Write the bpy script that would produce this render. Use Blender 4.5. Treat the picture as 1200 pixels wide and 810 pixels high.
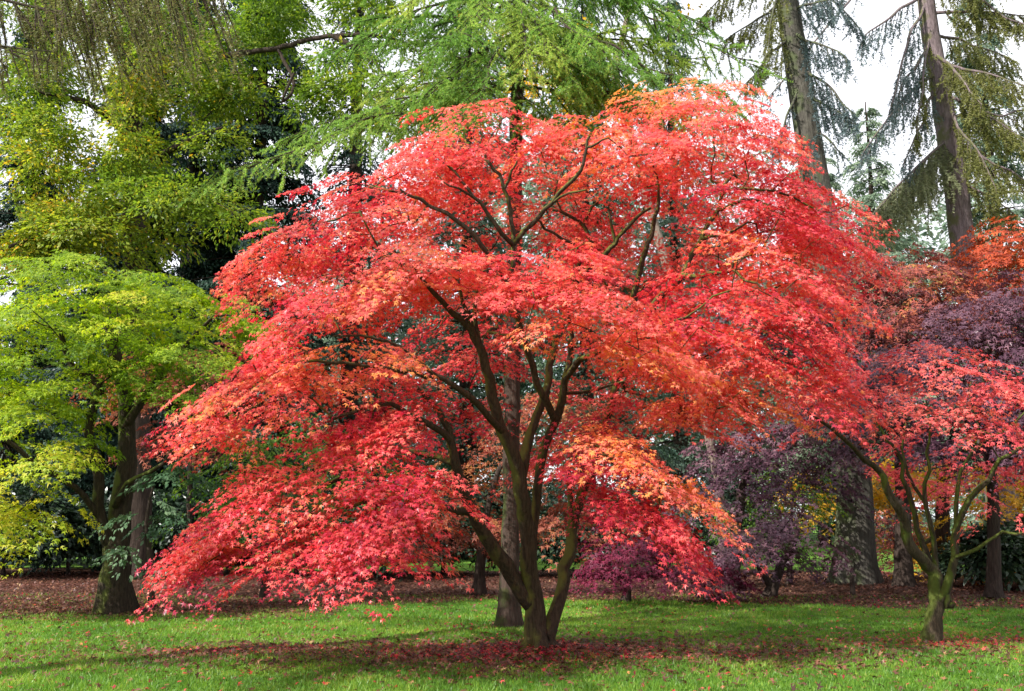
import bpy, math, random
import numpy as np
from mathutils import Vector

for o in list(bpy.data.objects):
    bpy.data.objects.remove(o, do_unlink=True)
random.seed(7)
RNG = np.random.default_rng(11)
SC = bpy.context.scene
COL = SC.collection

# ------------------------------------------------------------------ camera
F = 1167.0
PITCH = math.radians(9.8)
CAMZ = 1.6
cd = bpy.data.cameras.new("camera")
cd.sensor_fit = 'HORIZONTAL'; cd.sensor_width = 36.0; cd.lens = 36.0 * F / 1200.0
cd.clip_start = 0.1; cd.clip_end = 2000
cam = bpy.data.objects.new("camera", cd); COL.objects.link(cam)
cam.location = (0, 0, CAMZ); cam.rotation_euler = (math.radians(90) + PITCH, 0, 0)
SC.camera = cam

# ------------------------------------------------------------------ world, sun, exposure
SUN_DIR = Vector((-0.68, -0.50, 0.68)).normalized()          # towards the sun
SUN_EL = math.asin(SUN_DIR.z)
world = bpy.data.worlds.new("World"); SC.world = world; world.use_nodes = True
nt = world.node_tree; nt.nodes.clear()
out = nt.nodes.new("ShaderNodeOutputWorld"); bg = nt.nodes.new("ShaderNodeBackground")
sky = nt.nodes.new("ShaderNodeTexSky"); sky.sky_type = 'NISHITA'; sky.sun_disc = False
sky.sun_elevation = SUN_EL; sky.sun_rotation = math.atan2(SUN_DIR.x, SUN_DIR.y)
tc = nt.nodes.new("ShaderNodeTexCoord"); nz = nt.nodes.new("ShaderNodeTexNoise")
nz.inputs["Scale"].default_value = 2.2; nz.inputs["Detail"].default_value = 6
cr = nt.nodes.new("ShaderNodeValToRGB")
cr.color_ramp.elements[0].position = 0.30; cr.color_ramp.elements[0].color = (0.55, 0.55, 0.55, 1)
cr.color_ramp.elements[1].position = 0.55; cr.color_ramp.elements[1].color = (1, 1, 1, 1)
mx = nt.nodes.new("ShaderNodeMix"); mx.data_type = 'RGBA'
nt.links.new(tc.outputs["Generated"], nz.inputs["Vector"]); nt.links.new(nz.outputs["Fac"], cr.inputs["Fac"])
nt.links.new(cr.outputs["Color"], mx.inputs["Factor"]); nt.links.new(sky.outputs["Color"], mx.inputs["A"])
mx.inputs["B"].default_value = (6.6, 6.7, 7.2, 1)              # bright thin cloud
nt.links.new(mx.outputs["Result"], bg.inputs["Color"]); bg.inputs["Strength"].default_value = 0.12
nt.links.new(bg.outputs["Background"], out.inputs["Surface"])
sd = bpy.data.lights.new("sun", 'SUN'); sd.energy = 5.0; sd.angle = math.radians(0.53); sd.color = (1.0, 0.96, 0.90)
sun = bpy.data.objects.new("sun", sd); COL.objects.link(sun)
sun.rotation_euler = SUN_DIR.to_track_quat('Z', 'Y').to_euler(); sun.location = (-20, -10, 30)
SC.view_settings.view_transform = 'Standard'; SC.view_settings.look = 'None'
SC.view_settings.gamma = 1.0; SC.view_settings.use_curve_mapping = False
SC.view_settings.exposure = 0.9
SC.cycles.max_bounces = 8; SC.cycles.diffuse_bounces = 4; SC.cycles.glossy_bounces = 2
SC.cycles.transmission_bounces = 6; SC.cycles.transparent_max_bounces = 8
SC.cycles.use_denoising = True
SC.cycles.caustics_reflective = False; SC.cycles.caustics_refractive = False

# ------------------------------------------------------------------ helpers
CP, SP = math.cos(PITCH), math.sin(PITCH)
def W(px, py, d):
    """point seen at pixel (px, py) of the 1200x810 photo, at forward distance d"""
    u = (px - 600.0) / F; v = (405.0 - py) / F
    t = d / (CP - v * SP)
    return np.array([u * t, d, CAMZ + (SP + v * CP) * t])

def ground_at(px, d):
    p = W(px, 600, d); return np.array([p[0], d, 0.0])

def hash3(i, j, k, s):
    n = (i * 374761393 + j * 668265263 + k * 2147483647 + s * 974711) & 0xFFFFFFFF
    n = ((n ^ (n >> 13)) * 1274126177) & 0xFFFFFFFF
    n = n ^ (n >> 16)
    return (n & 0xFFFF) / 65535.0
def vnoise(P, scale, seed=0):
    Q = np.asarray(P) * scale + 1000.0
    I = np.floor(Q).astype(np.int64); Fr = Q - I; Fr = Fr * Fr * (3 - 2 * Fr)
    r = 0
    for a in (0, 1):
        for b in (0, 1):
            for c in (0, 1):
                w = (Fr[:, 0] if a else 1 - Fr[:, 0]) * (Fr[:, 1] if b else 1 - Fr[:, 1]) * (Fr[:, 2] if c else 1 - Fr[:, 2])
                r = r + w * hash3(I[:, 0] + a, I[:, 1] + b, I[:, 2] + c, seed)
    return r
def nrm(a):
    return a / np.maximum(np.linalg.norm(a, axis=-1, keepdims=True), 1e-9)

def mesh_np(name, V, faces, mat, parent=None, smooth=True, attrs=None):
    """faces: list of int arrays (m,k)"""
    me = bpy.data.meshes.new(name)
    V = np.asarray(V, dtype=np.float32)
    me.vertices.add(len(V)); me.vertices.foreach_set("co", V.ravel())
    faces = [f for f in faces if len(f)]
    nl = sum(f.size for f in faces); npoly = sum(len(f) for f in faces)
    me.loops.add(nl); me.polygons.add(npoly)
    me.loops.foreach_set("vertex_index", np.concatenate([f.ravel() for f in faces]).astype(np.int32))
    st = []; off = 0
    for f in faces:
        st.append(off + np.arange(len(f)) * f.shape[1]); off += f.size
    me.polygons.foreach_set("loop_start", np.concatenate(st).astype(np.int32))
    if attrs:
        for k, a in attrs.items():
            at = me.attributes.new(k, 'FLOAT', 'POINT'); at.data.foreach_set("value", np.asarray(a, dtype=np.float32))
    me.update(calc_edges=True); me.validate(verbose=False)
    if not smooth:
        me.polygons.foreach_set("use_smooth", np.zeros(npoly, dtype=bool))
    me.materials.append(mat)
    o = bpy.data.objects.new(name, me); COL.objects.link(o)
    if parent is not None:
        o.parent = parent
        o.matrix_parent_inverse = parent.matrix_world.inverted()
    return o

def thing(name, label, cat, loc, group=None):
    o = bpy.data.objects.new(name, None); COL.objects.link(o)
    o.location = loc; o.empty_display_size = 0.3
    o["label"] = label; o["category"] = cat
    if group: o["group"] = group
    bpy.context.view_layer.update()
    return o

# ------------------------------------------------------------------ materials
def mat_new(name):
    m = bpy.data.materials.new(name); m.use_nodes = True
    t = m.node_tree; t.nodes.clear()
    o = t.nodes.new("ShaderNodeOutputMaterial")
    return m, t, o
def ramp(t, stops):
    r = t.nodes.new("ShaderNodeValToRGB"); e = r.color_ramp.elements
    e[0].position = stops[0][0]; e[0].color = (*stops[0][1], 1)
    e[1].position = stops[-1][0]; e[1].color = (*stops[-1][1], 1)
    for p, c in stops[1:-1]:
        n = e.new(p); n.color = (*c, 1)
    return r
def leaf_mat(name, stops, trans=0.45, rough=0.5, spec=0.35, glow=1.25):
    """leaf colours along a 0..1 tint stored on every leaf"""
    m, t, o = mat_new(name)
    at = t.nodes.new("ShaderNodeAttribute"); at.attribute_name = "tint"
    r = ramp(t, stops); t.links.new(at.outputs["Fac"], r.inputs["Fac"])
    p = t.nodes.new("ShaderNodeBsdfPrincipled"); p.inputs["Roughness"].default_value = rough
    p.inputs["Specular IOR Level"].default_value = spec
    tr = t.nodes.new("ShaderNodeBsdfTranslucent"); ms = t.nodes.new("ShaderNodeMixShader")
    hs = t.nodes.new("ShaderNodeHueSaturation"); hs.inputs["Saturation"].default_value = 1.05; hs.inputs["Value"].default_value = glow
    t.links.new(r.outputs["Color"], p.inputs["Base Color"]); t.links.new(r.outputs["Color"], hs.inputs["Color"])
    t.links.new(hs.outputs["Color"], tr.inputs["Color"])
    ms.inputs["Fac"].default_value = trans
    t.links.new(p.outputs["BSDF"], ms.inputs[1]); t.links.new(tr.outputs["BSDF"], ms.inputs[2])
    t.links.new(ms.outputs["Shader"], o.inputs["Surface"])
    return m
def bark_mat(name, dark, light, moss=None, moss_amt=0.5, vscale=1.0, bump=0.6):
    m, t, o = mat_new(name)
    geo = t.nodes.new("ShaderNodeNewGeometry")
    mp = t.nodes.new("ShaderNodeMapping"); mp.inputs["Scale"].default_value = (9 * vscale, 9 * vscale, 1.6 * vscale)
    t.links.new(geo.outputs["Position"], mp.inputs["Vector"])
    n1 = t.nodes.new("ShaderNodeTexNoise"); n1.inputs["Scale"].default_value = 2.6; n1.inputs["Detail"].default_value = 9; n1.inputs["Roughness"].default_value = 0.72
    t.links.new(mp.outputs["Vector"], n1.inputs["Vector"])
    r = ramp(t, [(0.32, dark), (0.68, light)]); t.links.new(n1.outputs["Fac"], r.inputs["Fac"])
    col = r.outputs["Color"]
    if moss:
        n2 = t.nodes.new("ShaderNodeTexNoise"); n2.inputs["Scale"].default_value = 3.1; n2.inputs["Detail"].default_value = 5
        t.links.new(geo.outputs["Position"], n2.inputs["Vector"])
        sx = t.nodes.new("ShaderNodeSeparateXYZ"); t.links.new(geo.outputs["Normal"], sx.inputs["Vector"])
        a = t.nodes.new("ShaderNodeMath"); a.operation = 'MULTIPLY_ADD'; a.inputs[1].default_value = -0.22; t.links.new(sx.outputs["X"], a.inputs[0]); t.links.new(n2.outputs["Fac"], a.inputs[2])
        b = t.nodes.new("ShaderNodeMath"); b.operation = 'MULTIPLY_ADD'; b.inputs[1].default_value = 0.18; t.links.new(sx.outputs["Z"], b.inputs[0]); t.links.new(a.outputs[0], b.inputs[2])
        mr = ramp(t, [(0.62 - 0.3 * moss_amt, (0, 0, 0)), (0.78 - 0.3 * moss_amt, (1, 1, 1))]); t.links.new(b.outputs[0], mr.inputs["Fac"])
        mix = t.nodes.new("ShaderNodeMix"); mix.data_type = 'RGBA'
        t.links.new(mr.outputs["Color"], mix.inputs["Factor"]); t.links.new(col, mix.inputs["A"]); mix.inputs["B"].default_value = (*moss, 1)
        col = mix.outputs["Result"]
    p = t.nodes.new("ShaderNodeBsdfPrincipled"); p.inputs["Roughness"].default_value = 0.9; p.inputs["Specular IOR Level"].default_value = 0.15
    t.links.new(col, p.inputs["Base Color"])
    bm = t.nodes.new("ShaderNodeBump"); bm.inputs["Strength"].default_value = min(1.0, bump * 1.6); bm.inputs["Distance"].default_value = 0.045
    t.links.new(n1.outputs["Fac"], bm.inputs["Height"]); t.links.new(bm.outputs["Normal"], p.inputs["Normal"])
    t.links.new(p.outputs["BSDF"], o.inputs["Surface"])
    return m

RED = [(0.0, (0.20, 0.012, 0.045)), (0.25, (0.45, 0.026, 0.062)), (0.5, (0.69, 0.068, 0.076)), (0.75, (0.79, 0.185, 0.145)), (0.88, (0.82, 0.27, 0.15)), (1.0, (0.83, 0.33, 0.09))]
M = dict(
    red=leaf_mat("red_maple_leaf", RED, 0.43, 0.40, 0.55, 1.35),
    red_small=leaf_mat("rose_red_leaf", [(0, (0.26, 0.014, 0.04)), (0.5, (0.66, 0.075, 0.095)), (1, (0.80, 0.22, 0.16))], 0.42, glow=1.25),
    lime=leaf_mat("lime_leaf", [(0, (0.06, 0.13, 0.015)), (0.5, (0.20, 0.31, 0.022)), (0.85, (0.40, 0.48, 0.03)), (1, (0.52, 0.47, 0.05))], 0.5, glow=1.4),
    oak=leaf_mat("oak_leaf", [(0, (0.05, 0.11, 0.016)), (0.5, (0.15, 0.235, 0.025)), (0.85, (0.33, 0.36, 0.035)), (1, (0.55, 0.33, 0.04))], 0.5, glow=1.4),
    yellow=leaf_mat("yellow_leaf", [(0, (0.25, 0.20, 0.02)), (0.5, (0.62, 0.38, 0.03)), (1, (0.75, 0.30, 0.04))], 0.5),
    purple=leaf_mat("purple_leaf", [(0, (0.022, 0.008, 0.016)), (0.5, (0.080, 0.030, 0.052)), (1, (0.20, 0.095, 0.120))], 0.25, 0.4, 0.45),
    bronze=leaf_mat("bronze_leaf", [(0, (0.06, 0.02, 0.025)), (0.4, (0.15, 0.05, 0.055)), (0.65, (0.36, 0.085, 0.06)), (0.85, (0.48, 0.16, 0.06)), (1, (0.30, 0.27, 0.06))], 0.35),
    rust=leaf_mat("rust_leaf", [(0, (0.20, 0.03, 0.02)), (0.5, (0.50, 0.085, 0.03)), (1, (0.62, 0.20, 0.04))], 0.35),
    crimson=leaf_mat("crimson_leaf", [(0, (0.05, 0.005, 0.016)), (0.5, (0.12, 0.009, 0.035)), (1, (0.26, 0.03, 0.07))], 0.35),
    brownred=leaf_mat("brown_red_leaf", [(0, (0.12, 0.03, 0.02)), (0.5, (0.30, 0.08, 0.05)), (1, (0.42, 0.20, 0.06))], 0.4),
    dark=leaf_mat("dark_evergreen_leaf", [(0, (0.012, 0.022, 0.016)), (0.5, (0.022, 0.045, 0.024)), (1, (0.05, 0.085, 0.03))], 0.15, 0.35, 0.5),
    yew=leaf_mat("yew_needle", [(0, (0.018, 0.04, 0.032)), (0.5, (0.035, 0.075, 0.05)), (1, (0.07, 0.13, 0.06))], 0.25),
    glaucous=leaf_mat("glossy_green_leaf", [(0, (0.03, 0.07, 0.035)), (0.5, (0.07, 0.14, 0.07)), (1, (0.16, 0.24, 0.13))], 0.3, 0.35, 0.6),
    green=leaf_mat("fresh_green_leaf", [(0, (0.05, 0.12, 0.02)), (0.5, (0.11, 0.22, 0.03)), (1, (0.25, 0.34, 0.04))], 0.45),
    larch=leaf_mat("larch_needle", [(0, (0.08, 0.17, 0.035)), (0.5, (0.19, 0.34, 0.065)), (1, (0.42, 0.48, 0.10))], 0.5, glow=1.4),
    olive=leaf_mat("olive_needle", [(0, (0.08, 0.085, 0.03)), (0.5, (0.18, 0.19, 0.06)), (1, (0.30, 0.30, 0.08))], 0.4),
    brownneedle=leaf_mat("brown_green_needle", [(0, (0.10, 0.07, 0.035)), (0.5, (0.17, 0.13, 0.06)), (1, (0.17, 0.21, 0.06))], 0.35),
    mossy=leaf_mat("mossy_needle", [(0, (0.11, 0.12, 0.07)), (0.5, (0.24, 0.26, 0.15)), (1, (0.36, 0.37, 0.20))], 0.5),
    blue=leaf_mat("blue_grey_needle", [(0, (0.07, 0.10, 0.11)), (0.5, (0.13, 0.18, 0.19)), (1, (0.20, 0.26, 0.22))], 0.3),
    far=leaf_mat("hazed_green_needle", [(0, (0.10, 0.15, 0.11)), (0.5, (0.17, 0.24, 0.16)), (1, (0.27, 0.33, 0.20))], 0.35),  # distance haze put into the colour: paler, slightly bluish green
    bark_maple=bark_mat("mossy_maple_bark", (0.016, 0.012, 0.009), (0.085, 0.060, 0.038), (0.12, 0.125, 0.030), 0.34, 1.6),
    bark_right=bark_mat("green_mossy_bark", (0.018, 0.014, 0.010), (0.085, 0.065, 0.04), (0.085, 0.11, 0.022), 0.40, 1.6),
    bark_lime=bark_mat("dark_mossy_bark", (0.014, 0.011, 0.008), (0.065, 0.048, 0.032), (0.10, 0.115, 0.025), 0.28, 1.2),
    bark_dark=bark_mat("dark_bark", (0.018, 0.013, 0.010), (0.07, 0.05, 0.04), None),
    bark_brown=bark_mat("brown_bark", (0.026, 0.019, 0.015), (0.095, 0.066, 0.052), (0.06, 0.075, 0.025), 0.05),
    bark_purple=bark_mat("purple_grey_bark", (0.065, 0.048, 0.050), (0.26, 0.20, 0.21), (0.11, 0.11, 0.05), 0.0, 0.8, 0.9),
    bark_moss=bark_mat("grey_green_bark", (0.026, 0.023, 0.019), (0.13, 0.12, 0.10), (0.085, 0.10, 0.05), 0.10, 0.8, 0.9),
    bark_pale=bark_mat("pale_bark", (0.06, 0.045, 0.035), (0.34, 0.26, 0.21), None),
)

# ------------------------------------------------------------------ leaves
def leaf_template(lobes):
    if lobes == 1:
        V = np.array([[0, 0, 0], [0.45, 0.27, 0.05], [1.0, 0, -0.12], [0.45, -0.27, 0.05]]); return V, np.array([[0, 1, 2, 3]])
    if lobes == 3:
        ang = [-68, 0, 68]; ln = [0.8, 1.0, 0.8]
    else:
        ang = [-112, -58, 0, 58, 112]; ln = [0.62, 0.9, 1.0, 0.9, 0.62]
    V = [[0.0, 0, 0]]; n = len(ang)
    step = ang[1] - ang[0]
    for i in range(n + 1):
        a = math.radians(ang[0] + (i - 0.5) * step); r = 0.33 if 0 < i < n else 0.2
        V.append([r * math.cos(a), r * math.sin(a), 0.03])
    for a, l in zip(ang, ln):
        a = math.radians(a); V.append([l * math.cos(a), l * math.sin(a), -0.20 * l * l])
    V = np.array(V) + np.array([0.25, 0, 0])
    Q = np.array([[0, 1 + i, n + 2 + i, 2 + i] for i in range(n)])
    return V, Q

class Leaves:
    def __init__(s): s.p = []; s.d = []; s.n = []; s.s = []; s.t = []
    def add(s, p, d, n, size, tint):
        s.p.append(p); s.d.append(d); s.n.append(n)
        s.s.append(np.broadcast_to(size, len(p)).copy()); s.t.append(np.broadcast_to(tint, len(p)).copy())
    def count(s): return sum(len(x) for x in s.p)
    def build(s, name, mat, parent, lobes=3):
        p = np.concatenate(s.p); d = nrm(np.concatenate(s.d)); n = np.concatenate(s.n)
        sz = np.concatenate(s.s); t = np.clip(np.concatenate(s.t), 0, 1)
        b = nrm(np.cross(n, d)); n = np.cross(d, b)
        T, Q = leaf_template(lobes); k = len(T); curl = RNG.uniform(-.6, 2.6, len(p)); wd = RNG.uniform(.72, 1.1, len(p))
        V = p[:, None, :] + sz[:, None, None] * (T[None, :, 0:1] * d[:, None] + T[None, :, 1:2] * b[:, None] * wd[:, None, None] + T[None, :, 2:3] * n[:, None] * curl[:, None, None])
        fi = (np.arange(len(p)) * k)[:, None, None] + Q[None]
        return mesh_np(name, V.reshape(-1, 3), [fi.reshape(-1, 4)], mat, parent, True, dict(tint=np.repeat(t, k)))

UP = np.array([0, 0, 1.0])
def sprays(buf, o, n, t, L, k, size, tint, tj=0.12, droop=0.22, fan=0.45, nj=0.55, uplift=0.4):
    """flat fans of leaves: o origin, n sheet normal, t outward direction, L length"""
    S = len(o)
    if S == 0: return
    L = np.broadcast_to(L, S)
    t = nrm(t); n = nrm(n); s = nrm(np.cross(n, t))
    u = RNG.random((S, k)) ** 0.8; v = RNG.uniform(-1, 1, (S, k)) * fan * (0.35 + 0.65 * np.sin(np.pi * np.clip(u, 0, 1) * 0.8))
    p = o[:, None] + L[:, None, None] * (u[..., None] * t[:, None] + v[..., None] * s[:, None])
    p[..., 2] -= droop * L[:, None] * u * u + RNG.random((S, k)) * 0.05 * L[:, None]
    d = t[:, None] + s[:, None] * (v / fan * 0.9 + RNG.normal(0, 0.5, (S, k)))[..., None] + np.array([0, 0, -0.35]) * (0.4 + u[..., None])
    nn = n[:, None] + uplift * UP + RNG.normal(0, nj, (S, k, 3))
    sz = size * RNG.uniform(0.55, 1.35, (S, k))
    tt = (np.broadcast_to(tint, S)[:, None] + RNG.normal(0, tj * 0.7, (S, 1)) + RNG.normal(0, tj, (S, k)))
    buf.add(p.reshape(-1, 3), d.reshape(-1, 3), nn.reshape(-1, 3), sz.ravel(), tt.ravel())

def pad(buf, cx, cy, rx, h, d, sh=0.0, tint=0.5, ry=None, shy=None, dens=1.0, dmid=12.4, **kw):
    """drooping tier of foliage: top at pixel (cx,cy), half width rx, height h (pixels of the photo), at distance d"""
    m = d / F
    ax = rx * m; az = h * m; ay = ry if ry else ax * 0.85
    if shy is None: shy = np.clip((dmid - d) * 0.10, -0.3, 0.3)
    dome(buf, W(cx, cy + h, d), ax, ay, az, -sh, shy, tint, dens, **kw)

def dome(buf, c, ax, ay, az, shx, shy, tint, dens, leaf=0.065, L=0.7, k=40, gap=0.36, tj=0.12, att=None, attn=1.0, thick=0.30, zlo=0.10, fan=0.34, cell=0.42):
    """a tier is many thin overlapping plates of leaves that lean outwards and down"""
    area = 2 * np.pi * ((ax * ay) ** 1.6 / 3 + 2 * (0.5 * (ax + ay) * az) ** 1.6 / 3) ** (1 / 1.6) * 0.85
    S = int(area / (L * L * cell) * dens) + 3
    zz = zlo + (1 - zlo) * RNG.random(S); rho = np.sqrt(1 - zz * zz); th = RNG.random(S) * 2 * np.pi
    wob = 1 + 0.13 * np.sin(3 * th + c[0] * 9) + 0.09 * np.sin(7 * th + c[2] * 9) + RNG.normal(0, .06, S)
    x = rho * np.cos(th) * ax * wob; y = rho * np.sin(th) * ay * wob
    P = np.stack([c[0] + x, c[1] + y, c[2] + zz * az + shx * x + shy * y], 1)
    n = nrm(np.stack([x / ax ** 2, y / ay ** 2, (zz + 0.12) / az], 1)); n = nrm(n + np.array([-shx, -shy, 0]) * 0.7)
    P += n * ((vnoise(P, 1.1, 5) - 0.5) * 0.55 * min(1.0, az * 1.5))[:, None]
    P[:, 2] -= RNG.random(S) ** 1.3 * thick * min(1.2, az * 1.6)
    keep = vnoise(P, 1.7, 3) * 0.65 + vnoise(P, 4.0, 4) * 0.35 > gap
    keep |= RNG.random(S) < 0.08
    P = P[keep]; n = n[keep]; th = th[keep]; N = len(P)
    if N == 0: return
    # plates lean outward: mostly flat, drooping with the tier
    t = np.stack([np.cos(th) + (0.9 if shx < 0 else -0.9) * min(1, abs(shx) * 1.6), np.sin(th) - 0.2, 0 * th], 1)
    t = nrm(nrm(t) + RNG.normal(0, 0.30, t.shape) * np.array([1, 1, .2]))
    t = nrm(t - n * np.sum(t * n, 1, keepdims=True) * .85); t[:, 2] = np.clip(t[:, 2] * 0.6, -.75, .25) ; t = nrm(t)
    pn = nrm(UP * .8 + n * .5 + RNG.normal(0, .14, (N, 3)))
    tn = tint + (vnoise(P, 0.8, 21) - 0.5) * 0.30 + (vnoise(P, 2.2, 22) - 0.5) * 0.30 + RNG.normal(0, .05, N)
    Ls = L * RNG.uniform(0.6, 1.3, N); o = P - t * (Ls * .5)[:, None]
    sprays(buf, o, pn, t, Ls, k, leaf, tn, tj, droop=.20, fan=fan, nj=.42, uplift=.35)
    if att is not None:
        q = RNG.random(N) < 0.3 * attn
        for f in (.1, .55):
            att.append(o[q] + t[q] * (Ls[q] * f)[:, None] - UP * (.02 + .2 * f * f * Ls[q])[:, None])

def blob(buf, c, r, n, leaf, L, k, tint, tj=0.14, hollow=0.55, gap=0.34, att=None, attn=0.06, droop=0.35, up=0.5):
    """rounded clump of foliage"""
    c = np.asarray(c); r = np.asarray(r)
    v = nrm(RNG.normal(0, 1, (n, 3))); v[:, 2] = np.where(v[:, 2] < -0.35, -v[:, 2], v[:, 2])
    rad = hollow + (1 - hollow) * RNG.random(n) ** 0.6
    P = c + v * r * rad[:, None]
    P += v * ((vnoise(P, 1.2 / max(r.mean(), .3), 31) - 0.5) * 0.6 * r.mean())[:, None]
    keep = vnoise(P, 1.1 / max(L, .2) * 0.5, 33) > gap
    P = P[keep]; v = v[keep]
    t = nrm(v * np.array([1, 1, 0.35]) + RNG.normal(0, 0.45, P.shape))
    nn = nrm(v * 0.7 + UP * up + RNG.normal(0, 0.3, P.shape))
    tn = tint + (vnoise(P, 0.6, 41) - 0.5) * 0.35
    sprays(buf, P, nn, t, L * RNG.uniform(0.7, 1.3, len(P)), k, leaf, tn, tj, droop=droop)
    if att is not None:
        q = RNG.random(len(P)) < attn; att.append(P[q])

# ------------------------------------------------------------------ wood
def crom(P, step):
    P = np.asarray(P, float); n = len(P)
    out = []
    for i in range(n - 1):
        p0 = P[max(i - 1, 0)]; p1 = P[i]; p2 = P[i + 1]; p3 = P[min(i + 2, n - 1)]
        k = max(2, int(np.linalg.norm(p2[:3] - p1[:3]) / step))
        for j in range(k):
            t = j / k
            out.append(0.5 * ((2 * p1) + (-p0 + p2) * t + (2 * p0 - 5 * p1 + 4 * p2 - p3) * t * t + (-p0 + 3 * p1 - 3 * p2 + p3) * t ** 3))
    out.append(P[-1]); return np.array(out)

class Skel:
    def __init__(s): s.pos = []; s.par = []; s.rad = []; s.gid = []; s.plen = []; s.grown = []
    def add(s, p, par, r, g, grown=False):
        s.pos.append(np.asarray(p, float)); s.par.append(par); s.rad.append(r); s.gid.append(g); s.grown.append(grown)
        s.plen.append(0 if par < 0 else s.plen[par] + float(np.linalg.norm(s.pos[par] - p)))
        return len(s.pos) - 1
    def nearest(s, p, g=None):
        A = np.array(s.pos); d = np.linalg.norm(A - p, axis=1)
        if g is not None: d = np.where(np.array(s.gid) == g, d, 1e9)
        return int(np.argmin(d))
    def limb(s, pts, g, r0, r1, parent=None, step=0.12, wig=0.012, px=True):
        P = np.array([W(*q) for q in pts]) if px else np.asarray(pts, float)
        n = len(P); R = np.linspace(r0, r1, n)
        C = crom(np.c_[P, R], step); C[:, :3] += RNG.normal(0, wig, (len(C), 3)) * np.minimum(1, np.arange(len(C)) / 4)[:, None]
        par = -1 if parent is None else parent
        ids = []
        for i, q in enumerate(C):
            if i == 0 and par >= 0 and np.linalg.norm(s.pos[par] - q[:3]) < 0.05: continue
            par = s.add(q[:3], par, max(q[3], 0.003), g); ids.append(par)
        return ids
    def grow(s, A, bf=0.25, step=0.16, wig=0.02, zmin=0.9):
        A = np.asarray(A); N = len(A)
        if N == 0: return
        NP = np.array(s.pos); PL = np.array(s.plen); ok = NP[:, 2] > zmin
        pen = np.where(ok, 0, 50.0)
        D = np.linalg.norm(A[:, None] - NP[None], axis=2) + bf * PL[None] + pen[None]
        best = D.min(1); bi = D.argmin(1); left = np.ones(N, bool)
        for _ in range(N):
            i = int(np.argmin(np.where(left, best, 1e9))); left[i] = False
            j = int(bi[i]); a = s.pos[j]; b = A[i]; ln = np.linalg.norm(b - a); k = max(1, int(ln / step))
            new = []; par = j
            for q in range(1, k + 1):
                f = q / k; p = a + (b - a) * f
                if q < k: p = p + RNG.normal(0, wig, 3) + UP * 0.10 * ln * f * (1 - f)
                par = s.add(p, par, 0, s.gid[j], True); new.append(par)
            Q = np.array([s.pos[x] for x in new]); QL = np.array([s.plen[x] for x in new])
            D = np.linalg.norm(A[:, None] - Q[None], axis=2) + bf * QL[None]
            m = D.min(1); am = D.argmin(1); u = m < best
            best = np.where(u, m, best); bi = np.where(u, np.array(new)[am], bi)
    def pipe(s, tip=0.0045, e=2.25):
        n = len(s.pos); acc = np.zeros(n); kids = np.zeros(n, int)
        for p in s.par:
            if p >= 0: kids[p] += 1
        for i in range(n - 1, -1, -1):
            if s.grown[i]:
                if kids[i] == 0: acc[i] += tip ** e
                s.rad[i] = acc[i] ** (1 / e)
                acc[s.par[i]] += acc[i]
        for i in range(n):
            if s.grown[i] and s.par[i] >= 0: s.rad[i] = min(s.rad[i], s.rad[s.par[i]] * 0.85 if not s.grown[s.par[i]] else s.rad[s.par[i]])
            s.rad[i] = max(s.rad[i], 0.0035)
    def build(s, names, mat, parent, flare=None, rough=0.06, minr=0.0):
        """one mesh for every limb number"""
        n = len(s.pos); ch = [[] for _ in range(n)]
        for i, p in enumerate(s.par):
            if p >= 0: ch[p].append(i)
        main = [-1] * n; starts = []
        for i in range(n):
            if s.par[i] < 0: starts.append(i)
            if ch[i]:
                same = [c for c in ch[i] if s.gid[c] == s.gid[i]] 
                if same:
                    m = max(same, key=lambda c: s.rad[c]); main[i] = m
                starts += [c for c in ch[i] if c != main[i]]
        VV = {}; QQ = {}
        for st in starts:
            chain = [st]
            while main[chain[-1]] >= 0: chain.append(main[chain[-1]])
            g = s.gid[st]
            P = [s.pos[c] for c in chain]; R = [s.rad[c] for c in chain]
            if s.par[st] >= 0: P = [s.pos[s.par[st]]] + P; R = [min(R[0] * 1.15, s.rad[s.par[st]])] + R
            if len(P) < 2: continue
            P = np.array(P); R = np.array(R)
            if R.max() < minr: continue
            k = 16 if R.max() > 0.08 else 9 if R.max() > 0.03 else 6 if R.max() > 0.012 else 4
            T = nrm(np.gradient(P, axis=0)); ref = np.array([1.0, 0.15, 0.0]) if abs(T[0, 0]) < 0.85 else np.array([0, 1.0, 0.1])
            N = np.zeros_like(T); v = ref
            for i in range(len(T)):
                v = v - T[i] * np.dot(v, T[i]); v = v / max(np.linalg.norm(v), 1e-6); N[i] = v
            B = np.cross(T, N); a = np.arange(k) * 2 * np.pi / k
            RR = R[:, None] * np.ones(k)
            if k >= 9:
                ringp = np.stack([np.broadcast_to(np.cos(a) * 1.3, RR.shape), np.broadcast_to(np.sin(a) * 1.3, RR.shape), np.broadcast_to(np.arange(len(P))[:, None] * 0.25, RR.shape)], 2).reshape(-1, 3) + st
                RR = RR * (1 + rough * 2.2 * (vnoise(ringp, 1.0, 77).reshape(RR.shape) - 0.5) + rough * 0.8 * (vnoise(ringp, 3.0, 78).reshape(RR.shape) - 0.5))
                if flare:
                    fl = flare[0] * np.exp(-np.maximum(P[:, 2], 0) / flare[1])[:, None]
                    RR = RR * (1 + fl * (0.75 + 0.5 * np.cos(a * 4 + st * 1.7) + 0.25 * np.cos(a * 7 + 1)))
            V = P[:, None] + RR[..., None] * (np.cos(a)[None, :, None] * N[:, None] + np.sin(a)[None, :, None] * B[:, None])
            i0 = np.arange(len(P) - 1)[:, None] * k; j = np.arange(k)[None]; j2 = (j + 1) % k
            Q = np.stack([i0 + j, i0 + j2, i0 + k + j2, i0 + k + j], 2).reshape(-1, 4)
            L = VV.setdefault(g, []); off = sum(len(x) for x in L) if g not in QQ else QQ[g][1]
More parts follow.
